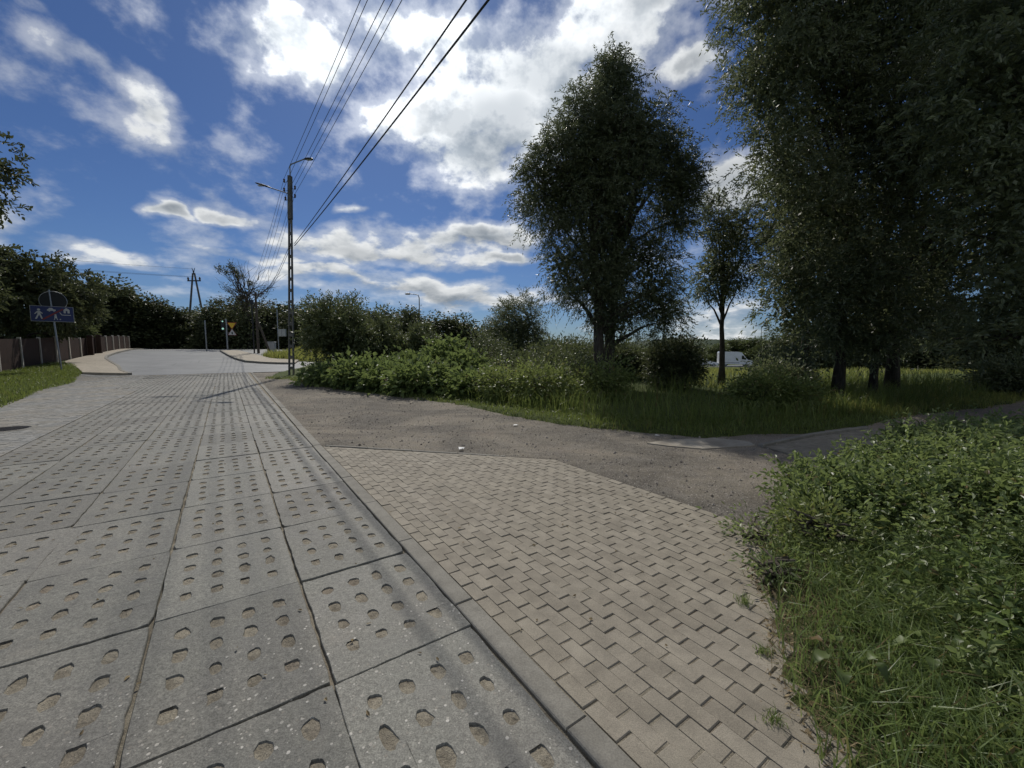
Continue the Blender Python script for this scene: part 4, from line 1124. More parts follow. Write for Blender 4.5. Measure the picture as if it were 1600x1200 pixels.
# overgrown bank on the right, close to the camera
fb = [(3.35, 3.75, .34, .70), (4.45, 4.25, .50, .80), (2.75, 3.55, .20, .36), (5.6, 4.9, .50, .85), (6.8, 5.6, .45, .8), (4.3, 3.2, .55, .7)]
fl = ['bramble bush in the middle of the near bank, its top against the shaded path', 'tallest bramble bush on the near bank, by the footpath', 'small bramble at the gravel corner of the near bank',
      'far bramble bush of the near bank, overlapping the footpath', 'farthest small bramble beside the footpath', 'bramble bush at the picture edge of the near bank']
for k, (x, y, h, r) in enumerate(fb):
    shrub('bramble_bush', fl[k], (x, y), h, r, 100 + k, M['fore'], (.055, .032), (360, 0), 0, group='bramble bank at the near corner', core=500, core_size=.05, limbs=26, spray=(4, 9, .26), droop=.05, gap=.3)
def weed_clump(loc, label, seed, n, r, h, leaf=(.07, .035), mat='fore', group='tall weeds on the near bank'):
    """upright leafy stems of uneven height"""
    g = np.random.default_rng(seed)
    z = gz(*loc)
    o = thing('tall_weed', (loc[0], loc[1], z), label, 'weed', group)
    sb, lb = MB(), MB()
    for k in range(n):
        a = g.uniform(0, 6.28); q = r * math.sqrt(g.random())
        b0 = np.array([math.cos(a) * q, math.sin(a) * q, -.02])
        hh = h * g.uniform(.45, 1.25) * (1 - .35 * q / r)
        tp = b0 + np.array([g.normal(0, .14) * hh + math.cos(a) * .12 * hh, g.normal(0, .14) * hh + math.sin(a) * .12 * hh, hh])
        u = np.linspace(0, 1, 5)[:, None]
        p = b0 + (tp - b0) * u; p[:, :2] += (g.normal(0, .012, 2) * np.sin(np.pi * u))
        sb.tube(p, np.linspace(.0032, .0014, 5), 4, False)
        m = int(5 + hh / .035)
        uu = np.linspace(.18, 1, m)
        P = b0 + (tp - b0) * uu[:, None]
        an = np.arange(m) * 2.4 + g.uniform(0, 6)
        D = np.stack([np.cos(an), np.sin(an), .35 + .5 * uu - .2], 1) + g.normal(0, .2, (m, 3))
        L_ = leaf[0] * (1.15 - .75 * uu ** 2) * g.uniform(.75, 1.25, m)
        lb.leaves(P, D, L_, L_ * leaf[1] / leaf[0] * g.uniform(.8, 1.2, m), g, .18)
    sb.obj('stems', M['weed'], o, kind='stuff'); lb.obj('foliage', M[mat], o)
wc = [(2.05, 2.75, 26, .28, .34, (.055, .020), 'weed'), (2.35, 2.35, 30, .32, .42, (.07, .034), 'fore'), (2.85, 2.95, 40, .40, .52, (.065, .034), 'fore'), (2.75, 2.20, 34, .34, .50, (.075, .040), 'fgrass'),
      (3.35, 2.75, 44, .42, .66, (.07, .036), 'fore'), (2.05, 2.05, 18, .26, .26, (.06, .022), 'weed'), (2.25, 1.62, 24, .28, .34, (.075, .042), 'fore'), (2.65, 1.75, 30, .32, .46, (.075, .042), 'fgrass'),
      (1.85, 1.35, 16, .24, .24, (.06, .026), 'weed'), (3.0, 3.35, 30, .36, .42, (.06, .028), 'weed'), (3.7, 3.35, 40, .42, .60, (.065, .034), 'fgrass'), (2.4, 3.15, 20, .26, .34, (.05, .018), 'weed'), (3.5, 2.2, 36, .42, .68, (.075, .04), 'fore'), (2.1, 1.2, 18, .26, .32, (.07, .036), 'fore')]
wlab = ['narrow-leaved weeds leaning over the paving near its corner', 'leafy weeds behind the small weed tuft at the paving edge', 'leafy weeds in the heart of the near bank', 'broad pale green weeds left of the picture edge, middle of the bank', 'tallest leafy weeds of the near bank',
        'low wispy weeds in the grass halfway along the paving edge', 'broad-leaved weeds just above the picture corner', 'pale broad-leaved weeds at the picture edge above the corner', 'wispy weeds at the bottom of the picture beside the straw', 'wispy weeds among the brambles near the gravel',
        'pale weeds between the brambles and the picture edge', 'wispy weeds at the gravel corner in front of the small bramble', 'tall dark weeds filling the picture edge', 'lowest broad-leaved weeds in the picture corner']
for k, (x, y, n, r, h, lf, m_) in enumerate(wc):
    weed_clump((x, y), wlab[k], 500 + k, int(n * 1.5), r, h, lf, m_)
shrub('weed_sprig', 'dark sprig of weeds at the corner where paving meets gravel', (2.02, 3.28), .42, .26, 120, M['fore'], (.05, .016), (60, 14), .06, False, core=0, limbs=14, cat='weed')
shrub('weed_sprig', 'yellowish weed clump between the paving corner and the brambles', (2.35, 3.05), .36, .30, 121, M['weed'], (.06, .02), (80, 16), .06, False, core=0, limbs=14, cat='weed')
shrub('weed_sprig', 'small weed tuft spreading onto the paving edge', (1.72, 2.62), .22, .20, 122, M['fore'], (.045, .015), (50, 12), .05, False, core=0, limbs=10, cat='weed')
def rosette(loc, label, seed, n, L, W, hgt_):
    g = np.random.default_rng(seed)
    z = gz(*loc)
    o = thing('broad_weed', (*loc, z), label, 'weed')
    st_ = MB()
    for k in range(n):
        a = 6.28 * k / n + g.uniform(-.3, .3)
        e = np.array([math.cos(a) * .10, math.sin(a) * .10, hgt_ * g.uniform(.6, 1.0)])
        limb(st_, (0, 0, 0), e, .004, .003, g, 5, sides=4)
        m = 7
        u = np.linspace(0, 1, m)
        w = W * np.sin(np.pi * np.clip(u * .92 + .08, 0, 1)) ** .7
        d = np.array([math.cos(a), math.sin(a)]); sd = np.array([-d[1], d[0]])
        l = L * g.uniform(.7, 1.1)
        V = []
        for i in range(m):
            c = e[:2] + d * l * u[i]; zz = e[2] + .02 * math.sin(3 * u[i]) - .05 * u[i] ** 2 + .010 * math.sin(5 * u[i] + k)
            V += [(*(c + sd * w[i] * .5), zz + .008 + .004 * math.sin(i * 2.1)), (*c, zz), (*(c - sd * w[i] * .5), zz + .008 - .004 * math.sin(i * 2.1))]
        F = []
        for i in range(m - 1):
            F += [(i * 3, i * 3 + 1, i * 3 + 4, i * 3 + 3), (i * 3 + 1, i * 3 + 2, i * 3 + 5, i * 3 + 4)]
        MB().add(V, F).obj('leaf', M['knot'], o, True)
    st_.obj('stems', M['weed'], o)
rosette((1.52, 1.78), 'pale broad-leaved weed among the grass by the paving', 130, 6, .080, .055, .20)
rosette((1.95, 1.80), 'second broad-leaved weed, deeper in the grass', 131, 5, .075, .05, .22)

# ------------------------------------------------------------------ grass
def scatter(n, box, cond, seed, dens=None):
    g = np.random.default_rng(seed)
    s = g.uniform(box[0], box[1], n); t = g.uniform(box[2], box[3], n)
    k = cond(s, t)
    if dens is not None: k &= g.random(n) < dens(s, t)
    s, t = s[k], t[k]
    X, Y = xy(s, t)
    return np.stack([X, Y, ground_z(X, Y) - .01], 1), s, t, g
def grass(name, label, n, box, cond, seed, h, w, lean, mat, dens=None):
    P, s, t, g = scatter(n, box, cond, seed, dens)
    cl = .6 + .55 * np.clip(bump2(P[:, 0] * 1.3 + seed, P[:, 1] * 1.3) + .5, 0, 1)
    hh = g.uniform(*h, len(P)) * cl
    MB().blades(P, hh, g.uniform(*w, len(P)), g.uniform(*lean, len(P)), g).obj(name, mat, None, kind='stuff', label=label)
inview = lambda s, t: np.abs(np.arctan2(*xy(s, t))) < .95
out = lambda s, t: sdist(s, t, PAVED)
grass('grass', 'mown green grass verge in front of the brown fence', 42000, (10, 37, -9.0, -4.6), lambda s, t: (out(s, t) > -.03) & inview(s, t), 201, (.10, .26), (.012, .026), (.1, .6), M['grass'])
grass('grass', 'short grass fringe along the edge of the gravel', 150000, (2.0, 25, 1.5, 20), lambda s, t: (out(s, t) > -.06) & (out(s, t) < 1.3) & (s > 1.9) & inview(s, t), 202, (.07, .30), (.008, .018), (.2, .9), M['grass'])
grass('grass', 'tall shaded grass bank below the willow', 130000, (2.0, 24, 2.5, 24), lambda s, t: (out(s, t) > .7) & (out(s, t) < 6.5) & inview(s, t) & (s > 2.0), 203, (.35, .95), (.008, .020), (.15, .7), M['grass'],
      lambda s, t: np.clip(.45 + .8 * bump2(s * 1.1, t * 1.1), .12, 1))
grass('grass', 'sunlit yellow-green meadow beyond the trees', 70000, (3, 45, 16, 75), lambda s, t: (out(s, t) > 5.5) & inview(s, t), 204, (.18, .42), (.02, .05), (.1, .5), M['meadow'], lambda s, t: np.clip(22 / (np.hypot(s, t) + 1), .12, 1))
grass('grass', 'rough grass beside the far bend of the footpath', 20000, (1.2, 6, 12, 34), lambda s, t: (out(s, t) > -.05) & (out(s, t) < 3) & inview(s, t), 205, (.12, .40), (.01, .022), (.2, .7), M['meadow'])
grass('grass', 'yellowing roadside grass behind the corner sidewalk', 14000, (38.5, 60, 1.2, 12), lambda s, t: (out(s, t) > .05), 206, (.35, .9), (.03, .06), (.1, .5), M['meadow'])
grass('grass', 'long grass of the near bank at the picture corner', 120000, (-1.0, 2.6, 1.4, 6.5), lambda s, t: (out(s, t) > .10) & (s < 2.2) & inview(s, t), 207, (.10, .36), (.004, .009), (.3, 1.1), M['fgrass'],
      lambda s, t: np.clip(.12 + .75 * sm(.1, .8, out(s, t)) * np.clip(.55 + .9 * bump2(s * 3, t * 3), .1, 1), 0, 1))
grass('dry_grass', 'dry straw and dead stalks along the paving edge', 9000, (-.6, 3.0, 1.4, 5.0), lambda s, t: (out(s, t) > -.10) & (out(s, t) < .75) & (s < 1.75), 208, (.03, .16), (.002, .005), (.8, 2.2), M['straw'])
# leaf litter on the earth at the paving edge
P, s, t, g = scatter(9000, (-.6, 2.6, 1.3, 4.5), lambda s, t: (out(s, t) > -.12) & (out(s, t) < .45) & (s < 1.75), 209)
P[:, 2] += .012
D = g.normal(size=P.shape); D[:, 2] *= .25
MB().diamonds(P, D, .03, .012, g).obj('leaf_litter', M['straw'], None, kind='stuff', label='brown leaf litter on bare earth beside the paving')
# tufts growing out of paving joints
for k, (x, y, h) in enumerate([(1.42, 2.42, .07), (1.10, 1.62, .05), (1.30, 2.0, .05)]):
    g = np.random.default_rng(300 + k); n = 70
    P = np.c_[x + g.normal(0, .022, n), y + g.normal(0, .022, n), np.full(n, -.005)]
    MB().blades(P, h * g.uniform(.5, 1.2, n), .004, g.uniform(.3, 1.0, n), g).obj('grass_tuft', M['fore'], None, category='grass tuft',
        label=['grass tuft in a paving joint close to the straw edge', 'smallest grass tuft in the near paving joints', 'grass tuft in a paving joint between the other two'][k])

# ------------------------------------------------------------------ fence
def fence():
    o = thing('fence', (*[float(v) for v in xy(22.0, -9.0)], 0), 'long brown slatted fence with pale concrete posts behind the grass verge', 'fence')
    ox, oy, _ = o.location
    g = np.random.default_rng(61)
    def at(s, t=-9.0):
        X, Y = xy(s, t); X, Y = float(X), float(Y)
        return X - ox, Y - oy, gz(X, Y)
    ss = np.arange(22.0, 66, 2.8)
    ang = math.atan2(A[1], A[0])
    post_m = MB().box((0, 0, .82), (.14, .14, 1.80), 0, .96).mesh('post', M['post'])
    for k, s in enumerate(ss):
        x, y, z = at(s)
        p = link('post', post_m, o); p.location = (x, y, z - .02); p.rotation_euler = (g.normal(0, .01), g.normal(0, .01), ang)
        if k + 1 < len(ss):
            x2, y2, z2 = at(ss[k + 1])
            pan = MB(); n = 22
            for i in range(n):
                u = (i + .5) / n
                c = (x + (x2 - x) * u, y + (y2 - y) * u, z + (z2 - z) * u)
                hh = 1.56 + g.normal(0, .006)
                pan.box((c[0], c[1], c[2] + .06 + hh / 2), (.112, .022, hh), ang)
            pan.obj('slat_panel', M['fence'], o)
            rl = MB()
            for h in (.35, 1.3):
                rl.tube([(x - .05 * B[0], y - .05 * B[1], z + h), (x2 - .05 * B[0], y2 - .05 * B[1], z2 + h)], .03, 4)
            rl.obj('rail', M['fence'], o)
    for s in (46.2, 49.0):
        x, y, z = at(s, -8.78)
        gp = MB().box((x, y, z + .85), (.32, .32, 1.8), ang).obj('gate_pillar', M['fence'], o, label='dark gate pillar taller than the fence posts')
        MB().box((x, y, z + 1.79), (.40, .40, .08), ang, .7).obj('cap', M['fence'], gp)
fence()

# ------------------------------------------------------------------ signs
def sign_frame(P):
    """right, up and toward-camera axes for a board at P facing the road user"""
    d = np.array([-P[0], -P[1], 0.0]); d /= np.linalg.norm(d)
    ex = np.array([-d[1], d[0], 0.0])
    return ex, np.array([0, 0, 1.0]), d
def end_zone_sign():
    X, Y = -23.74, 21.93; z = gz(X, Y)
    o = thing('sign_post', (X, Y, z), 'grey metal post leaning slightly on the grass verge, carrying the blue sign', 'sign post')
    tip = np.array([-.35, .05, 4.55 - z])
    MB().tube([(0, 0, -.3), tip * .5, tip], .035, 8).obj('tube', M['steel'], o)
    b = thing('road_sign', (X - .22, Y, 3.30), 'blue rectangular end of residential zone sign with white figures and red slash', 'road sign')
    ex, ey, ez = sign_frame((X, Y))
    fr = lambda off: (ez * off, ex, ey, ez)
    rect = lambda w, h, cx=0, cy=0: [(cx - w / 2, cy - h / 2), (cx + w / 2, cy - h / 2), (cx + w / 2, cy + h / 2), (cx - w / 2, cy + h / 2)]
    MB().prism(rect(1.535, .795), -.02, 0, fr(.06)).obj('border', M['cabinet'], b)
    MB().prism(rect(1.50, .76), 0, .003, fr(.06)).obj('panel', M['blue'], b)
    def fig(name, polys, mat=M['white'], lift=.003):
        m = MB()
        for p in polys: m.prism(p, lift, lift + .003, fr(.06))
        m.obj(name, mat, b)
    circ = lambda cx, cy, r, n=12: [(cx + r * math.cos(6.283 * k / n), cy + r * math.sin(6.283 * k / n)) for k in range(n)]
    fig('walking_figure', [circ(-.47, .20, .055), [(-.52, .13), (-.43, .13), (-.41, -.04), (-.52, -.04)], [(-.53, .12), (-.63, -.01), (-.60, -.03), (-.50, .08)], [(-.43, .12), (-.33, .02), (-.36, -.01), (-.45, .07)],
                      [(-.52, -.04), (-.46, -.04), (-.56, -.28), (-.62, -.27)], [(-.47, -.04), (-.41, -.04), (-.34, -.27), (-.40, -.28)]])
    fig('car_symbol', [[(-.18, .16), (.12, .16), (.12, .23), (.05, .24), (0, .31), (-.10, .31), (-.14, .24), (-.18, .23)], circ(-.10, .155, .035, 8), circ(.06, .155, .035, 8)])
    fig('child_figure', [circ(.10, -.05, .04, 10), [(.06, -.09), (.14, -.09), (.15, -.20), (.05, -.20)], [(.06, -.20), (.09, -.20), (.06, -.30), (.03, -.30)], [(.11, -.20), (.14, -.20), (.18, -.29), (.15, -.30)], circ(.26, -.27, .03, 8)])
    fig('house_symbol', [[(.40, .06), (.62, .06), (.62, .24), (.51, .34), (.40, .24)]])
    fig('house_door', [[(.48, .06), (.54, .06), (.54, .18), (.48, .18)]], M['blue'], .0065)
    fig('kerb_symbol', [[(.24, .10), (.27, .10), (.34, -.02), (.66, -.02), (.66, -.05), (.32, -.05)]])
    fig('red_slash', [[(-.40, -.28), (-.34, -.32), (.42, .25), (.36, .29)]], M['red'], .010)
    for h in (-.25, .25): MB().box(tuple(ez * .035 + ey * h), (.5, .03, .04), math.atan2(ex[1], ex[0])).obj('bracket', M['steel'], b)
    r = thing('round_sign', (X - .30, Y, 3.98), 'round road sign seen from its dull grey back above the blue sign', 'road sign')
    MB().prism(circ(.12, 0, .50, 36), -.015, 0, (np.zeros(3) - ez * .05, ex, ey, ez)).obj('disc', M['signback'], r)
    rim = MB(); an = np.linspace(0, 2 * np.pi, 33)
    rim.tube([tuple(-ez * .05 + ex * (.12 + .5 * math.cos(a)) + ey * .5 * math.sin(a)) for a in an], .014, 5, False); rim.obj('rim', M['steel'], r)
end_zone_sign()
def yield_signs():
    X, Y = -31.6, 46.4; z = gz(X, Y) + .08
    o = thing('signal_post', (X, Y, z), 'pale thick post at the sidewalk corner with a small dark signal', 'traffic signal')
    MB().tube([(0, 0, -.2), (0, 0, 3.55)], .085, 10).obj('post', M['steel'], o)
    ex, ey, ez = sign_frame((X, Y)); ra = math.atan2(ex[1], ex[0])
    hd = MB().box(tuple(ex * -.33 + np.array([0, 0, 2.85])), (.30, .24, 1.15), ra).obj('signal_head', M['dark'], o)
    an = np.linspace(0, 6.283, 14, endpoint=False)
    for h, r, m in ((3.27, .07, 'signal'), (2.47, .10, 'signal'), (2.87, .09, 'dark')):
        MB().prism([(r * math.cos(a), r * math.sin(a)) for a in an], 0, .02, (ex * -.33 + np.array([0, 0, h]) + ez * .125, ex, ey, ez)).obj('lamp', M[m], hd)
    tri = lambda r, dn: [(r * math.cos(R(a)), r * math.sin(R(a))) for a in ((90, 210, 330) if not dn else (270, 30, 150))]
    s1 = thing('road_sign', (X + ex[0] * .5, Y + ex[1] * .5, z + 2.92), 'yellow give way triangle pointing down at the sidewalk corner', 'road sign')
    MB().prism(tri(.56, True), -.01, 0, (ez * .02, ex, ey, ez)).obj('border', M['red'], s1)
    MB().prism(tri(.43, True), 0, .003, (ez * .02, ex, ey, ez)).obj('panel', M['yellow'], s1)
    s2 = thing('road_sign', (X + ex[0] * .5, Y + ex[1] * .5, z + 2.02), 'white warning triangle below the yellow one', 'road sign')
    MB().prism(tri(.50, False), -.01, 0, (ez * .02, ex, ey, ez)).obj('border', M['red'], s2)
    MB().prism(tri(.43, False), 0, .003, (ez * .02, ex, ey, ez)).obj('panel', M['white'], s2)
    MB().prism([(-.06, -.14), (.06, -.14), (.07, .06), (0, .16), (-.07, .06)], .003, .006, (ez * .02, ex, ey, ez)).obj('pictogram', M['dark'], s2)
    for s_ in (s1, s2):
        MB().tube([tuple(-ex * .5), tuple(np.zeros(3))], .02, 6).obj('bracket', M['steel'], s_)
yield_signs()

# ------------------------------------------------------------------ lamp pole and wires
PB = np.array([-12.55, 23.63, 0.0]); PT = np.array([-12.13, 23.63, 10.89])
def lamp_pole():
    z0 = gz(PB[0], PB[1])
    o = thing('lamp_pole', (PB[0], PB[1], z0), 'concrete ladder pole with two street lamps above the large bush', 'utility pole')
    L = PT - PB; H_ = L[2]
    cx = lambda z: np.array([L[0] * z / H_, 0, z])
    hw = lambda z: .155 - .075 * z / H_
    for sg in (-1, 1):
        m = MB()
        zs = np.linspace(-.3, 8.7, 10)
        V = []
        for z in zs:
            c = cx(z); w = hw(max(z, 0)); 
            a, b = (w, w - .062) if sg > 0 else (-w, -w + .062)
            V += [(c[0] + a, -.06, z), (c[0] + a, .06, z), (c[0] + b, .06, z), (c[0] + b, -.06, z)]
        n = len(zs)
        F = [(k * 4 + i, k * 4 + (i + 1) % 4, k * 4 + 4 + (i + 1) % 4, k * 4 + 4 + i) for k in range(n - 1) for i in range(4)]
        m.add(V, F).obj('rail', M['pole'], o)
    for z in np.arange(.4, 8.8, .62):
        c = cx(z); w = hw(z) - .06
        MB().box((c[0], 0, z), (2 * w, .10, .17)).obj('rung', M['pole'], o)
    m = MB(); V = []
    for z in (8.6, 9.7, H_):
        c = cx(z); w = hw(z)
        V += [(c[0] - w, -.112, z), (c[0] + w, -.112, z), (c[0] + w, .112, z), (c[0] - w, .112, z)]
    m.add(V, [(k * 4 + i, k * 4 + (i + 1) % 4, k * 4 + 4 + (i + 1) % 4, k * 4 + 4 + i) for k in range(2) for i in range(4)] + [(8, 9, 10, 11)]).obj('solid_head', M['pole'], o)
    t = cx(H_)
    up = MB().tube([(t[0], 0, H_ - .6), (t[0] + .02, 0, H_ + .52), (t[0] + .10, 0, H_ + .62), (t[0] + .85, 0, H_ + .90)], .032, 8).obj('lamp_arm', M['greysteel'], o)
    def head(parent, c, d, L_, w):
        d = np.array(d, float); d /= np.linalg.norm(d)
        sec = np.array([(0, .25), (.2, .8), (.55, 1.0), (.9, .8), (1.0, .3)])
        V = []; n = 10
        up_ = np.cross(np.array([0, 1, 0]), d); up_ = -up_ if up_[2] < 0 else up_
        for u_, k in sec:
            for q in range(n):
                a = 6.283 * q / n
                V.append(np.array(c) + d * L_ * u_ + np.array([0, 1, 0]) * w * k * math.cos(a) + up_ * w * .55 * k * max(math.sin(a), -.35))
        F = [(k * n + q, k * n + (q + 1) % n, (k + 1) * n + (q + 1) % n, (k + 1) * n + q) for k in range(4) for q in range(n)]
        hd = MB().add(V, F).obj('lamp_head', M['dark'], parent)
        MB().box(tuple(np.array(c) + d * L_ * .55 - up_ * w * .24), (L_ * .5, w * 1.2, .03)).obj('lens', M['lampglass'], hd)
    head(up, (t[0] + .80, 0, H_ + .88), (1, 0, .02), .50, .14)
    a0 = cx(9.95)
    la = MB().tube([(a0[0] - .05, 0, 9.95), (a0[0] - .9, 0, 10.22), (a0[0] - 1.15, 0, 10.30)], .028, 8).obj('lamp_arm', M['greysteel'], o)
    head(la, (a0[0] - 1.0, 0, 10.26), (-1, 0, .30), .92, .12)
    for (x, z) in ((-12.46, 10.66), (-12.48, 10.19), (-12.43, 9.71), (-11.88, 10.29), (-11.90, 9.85), (-12.33, 7.1)):
        c = cx(z - z0)
        sx = x - PB[0]
        hook = MB().tube([(c[0], 0, z - z0), (sx, 0, z - z0 - .12), (sx, 0, z - z0 - .02)], .012, 5).obj('hook', M['dark'], o)
        zz = z - z0
        MB().tube([(sx, 0, zz - .10), (sx, 0, zz - .05), (sx, 0, zz), (sx, 0, zz + .05), (sx, 0, zz + .10)], [.03, .055, .04, .06, .02], 10).obj('insulator', M['ceramic'], hook)
lamp_pole()
def wire(a, b, sag, r, label, group, mat='cable', n=26):
    a = np.array(a, float); b = np.array(b, float)
    u = np.linspace(0, 1, n)[:, None]
    p = a + (b - a) * u; p[:, 2] -= (4 * sag * u * (1 - u))[:, 0]
    o = thing('overhead_wire', tuple(a), label, 'wire', group)
    MB().tube(p - a, r, 5).obj('conductor', M[mat], o)
near_w = [((-12.46,23.63,10.76),(11.79,-10.66,10.66)),((-12.48,23.63,10.29),(11.71,-10.71,10.19)),((-12.43,23.63,9.81),(11.92,-10.59,9.71)),((-11.88,23.63,10.39),(12.45,-10.61,10.29)),((-11.90,23.63,9.95),(12.38,-10.64,9.85))]
for k, (a, b) in enumerate(near_w):
    wire(a, b, .28, .009, ORD[k] + ' from the left of five thin wires crossing the sky to the pole top', 'thin bare wires overhead')
wire((-12.05,23.63,7.30), (11.60,-11.03,7.28), .30, .015, 'upper of the two thick black cables sloping down to the pole', 'thick black cables')
wire((-12.05,23.63,7.18), (12.0,-10.86,7.16), .30, .019, 'lower of the two thick black cables sloping down to the pole', 'thick black cables')
P2 = np.array([-25.7, 42.3])
for k, (a, b) in enumerate(near_w):
    wire(a, (P2[0] + (-.7 + .35 * k), P2[1], 7.0), .45, .009, ORD[k] + ' of five thin wires running on from the pole to the far pole', 'thin wires to the far pole')
for dz in (0, .22):
    wire((-12.33, 23.63, 7.2 - dz), (P2[0] + .2, P2[1], 5.9 - dz), .4, .012, ('upper' if dz == 0 else 'lower') + ' cable from the low hook of the pole to the far pole', 'cables to the far pole')
def far_pole():
    X, Y = P2; z = gz(X, Y)
    o = thing('utility_pole', (X, Y, z), 'far wooden utility pole propped by a slanting strut', 'utility pole')
    MB().tube([(0, 0, -.3), (0, 0, 7.1 - z)], [.13, .10], 8).obj('pole', M['wood'], o)
    MB().tube([(1.35, 0, -.3), (.1, 0, 3.4)], [.11, .09], 8).obj('strut', M['wood'], o)
    MB().box((0, 0, 6.9 - z), (1.7, .1, .1)).obj('crossarm', M['wood'], o)
    for k in range(5):
        MB().tube([(-.7 + .35 * k, 0, 6.9 - z), (-.7 + .35 * k, 0, 7.05 - z), (-.7 + .35 * k, 0, 7.12 - z)], [.03, .05, .02], 8).obj('insulator', M['ceramic'], o)
    o2 = thing('slim_pole', (X - .42, Y, gz(X - .42, Y)), 'slim dark pole standing close beside the propped utility pole', 'utility pole')
    MB().tube([(0, 0, -.2), (0, 0, 5.3)], [.07, .05], 8).obj('pole', M['dark'], o2)
    MB().box((0, 0, 5.3), (.30, .2, .45)).obj('top_box', M['dark'], o2)
far_pole()
def a_frame():
    X, Y = (312 - 800) / 650 * 62, 62.0; z = gz(X, Y); H_ = 12.4 - z
    o = thing('a_frame_pole', (X, Y, z), 'A-shaped double power pole rising above the dark trees', 'utility pole')
    for sg in (-1, 1):
        MB().tube([(sg * 1.75, 0, -.3), (sg * .12, 0, H_)], [.17, .11], 8).obj('leg', M['pole'], o)
    MB().box((0, 0, H_ - 1.1), (1.9, .14, .16)).obj('crossarm', M['dark'], o)
    for x in (-.85, .85):
        MB().tube([(x, 0, H_ - 1.05), (x, 0, H_ - .8), (x, 0, H_ - .55)], [.06, .14, .05], 8).obj('insulator', M['ceramic'], o)
    for x in (-.22, .22):
        MB().tube([(0, 0, H_ - .05), (x * .4, 0, H_ + .4), (x, 0, H_ + .75)], [.07, .05, .03], 6).obj('horn', M['dark'], o)
    for x, dz in ((-.85, -.55), (.85, -.55), (0, .6)):
        wire((X + x, Y, z + H_ + dz), (-95 + x, 30, z + H_ + dz + 3), 1.2, .014, {-.85: 'left', .85: 'right', 0: 'topmost'}[x] + ' high thin line running from the A-shaped pole across the sky', 'high thin lines from the A-shaped pole')
a_frame()
def small_street_things():
    X, Y = -31.67, 43.3; z = gz(X, Y)
    o = thing('grey_post', (X, Y, z), 'lone thin grey post against the dark trees', 'post')
    MB().tube([(0, 0, -.2), (0, 0, 3.3)], .06, 8).obj('tube', M['steel'], o); MB().tube([(0, 0, 3.3), (0, 0, 3.36)], .07, 8).obj('cap', M['steel'], o)
    X, Y = -23.66, 42.36; z = gz(X, Y)
    o = thing('meter_post', (X, Y, z), 'thin grey post with two pale meter boxes', 'post')
    MB().tube([(0, 0, -.2), (0, 0, 4.6)], .05, 8).obj('tube', M['steel'], o)
    for k in range(2):
        b = MB().box((.26 + .36 * k, 0, 2.25), (.33, .22, .72)).obj('meter_box', M['cabinet'], o)
        MB().box((.26 + .36 * k, -.115, 2.25), (.27, .01, .62)).obj('door', M['cabinet'], b)
    MB().tube([(0, 0, 1.95), (.8, 0, 1.95)], .025, 6).obj('bracket', M['steel'], o)
    X, Y = -25.1, 43.6; z = gz(X, Y)
    o = thing('utility_cabinet', (X, Y, z), 'low grey utility cabinet in the yellowing grass', 'cabinet')
    MB().box((0, 0, .06), (.8, .4, .2)).obj('plinth', M['pole'], o)
    MB().box((0, 0, .72), (.76, .36, 1.12)).obj('body', M['cabinet'], o)
    for sg in (-1, 1): MB().box((sg * .185, -.184, .72), (.35, .012, 1.02)).obj('door', M['cabinet'], o)
    MB().box((0, 0, 1.31), (.84, .44, .06), 0, .9).obj('roof', M['cabinet'], o)
    for X, Y, zt, lab in (((657 - 800) / 650 * 60, 60.0, 9.1, 'distant street lamp rising above the low trees beside the thicket'), ((1187 - 800) / 650 * 118, 118.0, 7.6, 'distant street lamp above the pale trees by the van')):
        z = gz(X, Y); h = zt - z
        o = thing('street_lamp', (X, Y, z), lab, 'street lamp')
        MB().tube([(0, 0, -.2), (0, 0, h * .5), (0, 0, h - .5), (-.15, 0, h - .1), (-.6, 0, h), (-1.3, 0, h + .05)], [.11, .09, .07, .06, .05, .05], 8).obj('mast', M['greysteel'], o)
        hd = MB().tube([(-1.2, 0, h + .05), (-1.4, 0, h + .06), (-1.9, 0, h + .06), (-2.0, 0, h + .05)], [.05, .14, .12, .04], 8).obj('lamp_head', M['greysteel'], o)
        MB().box((-1.6, 0, h - .06), (.5, .18, .03)).obj('lens', M['lampglass'], hd)
small_street_things()

# ------------------------------------------------------------------ vehicles
def wheel(parent, x, y, r=.33, w=.22):
    n = 18; an = np.linspace(0, 6.283, n, endpoint=False)
    ring = [(x + r * math.cos(a), r * math.sin(a)) for a in an]
    fr = (np.array([0, y, r]), np.array([1., 0, 0]), np.array([0, 0, 1.]), np.array([0, 1., 0]))
    t = MB().prism(ring, -w / 2, w / 2, fr).obj('tyre', M['rubber'], parent)
    ring2 = [(x + r * .62 * math.cos(a), r * .62 * math.sin(a)) for a in an]
    MB().prism(ring2, -w / 2 - .01, w / 2 + .01, fr).obj('rim', M['rim'], t)
def loft(profile_low, profile_top, w0, w1):
    """side outline swept over the width, narrower above the belt line"""
    P = np.array(profile_low + profile_top)
    n = len(P)
    zb = max(p[1] for p in profile_low); zt = max(P[:, 1])
    def half(z): return w0 / 2 if z <= zb else w0 / 2 + (w1 - w0) / 2 * (z - zb) / (zt - zb + 1e-6)
    L_ = np.array([(x, -half(z), z) for x, z in P]); Rr = L_ * [1, -1, 1]
    m = MB(); n0 = m.n
    m.add(np.concatenate([L_, Rr]), [(i, (i + 1) % n, n + (i + 1) % n, n + i) for i in range(n)])
    m.f.append(np.array([list(range(n - 1, -1, -1))])); m.f.append(np.array([list(range(n, 2 * n))]))
    return m
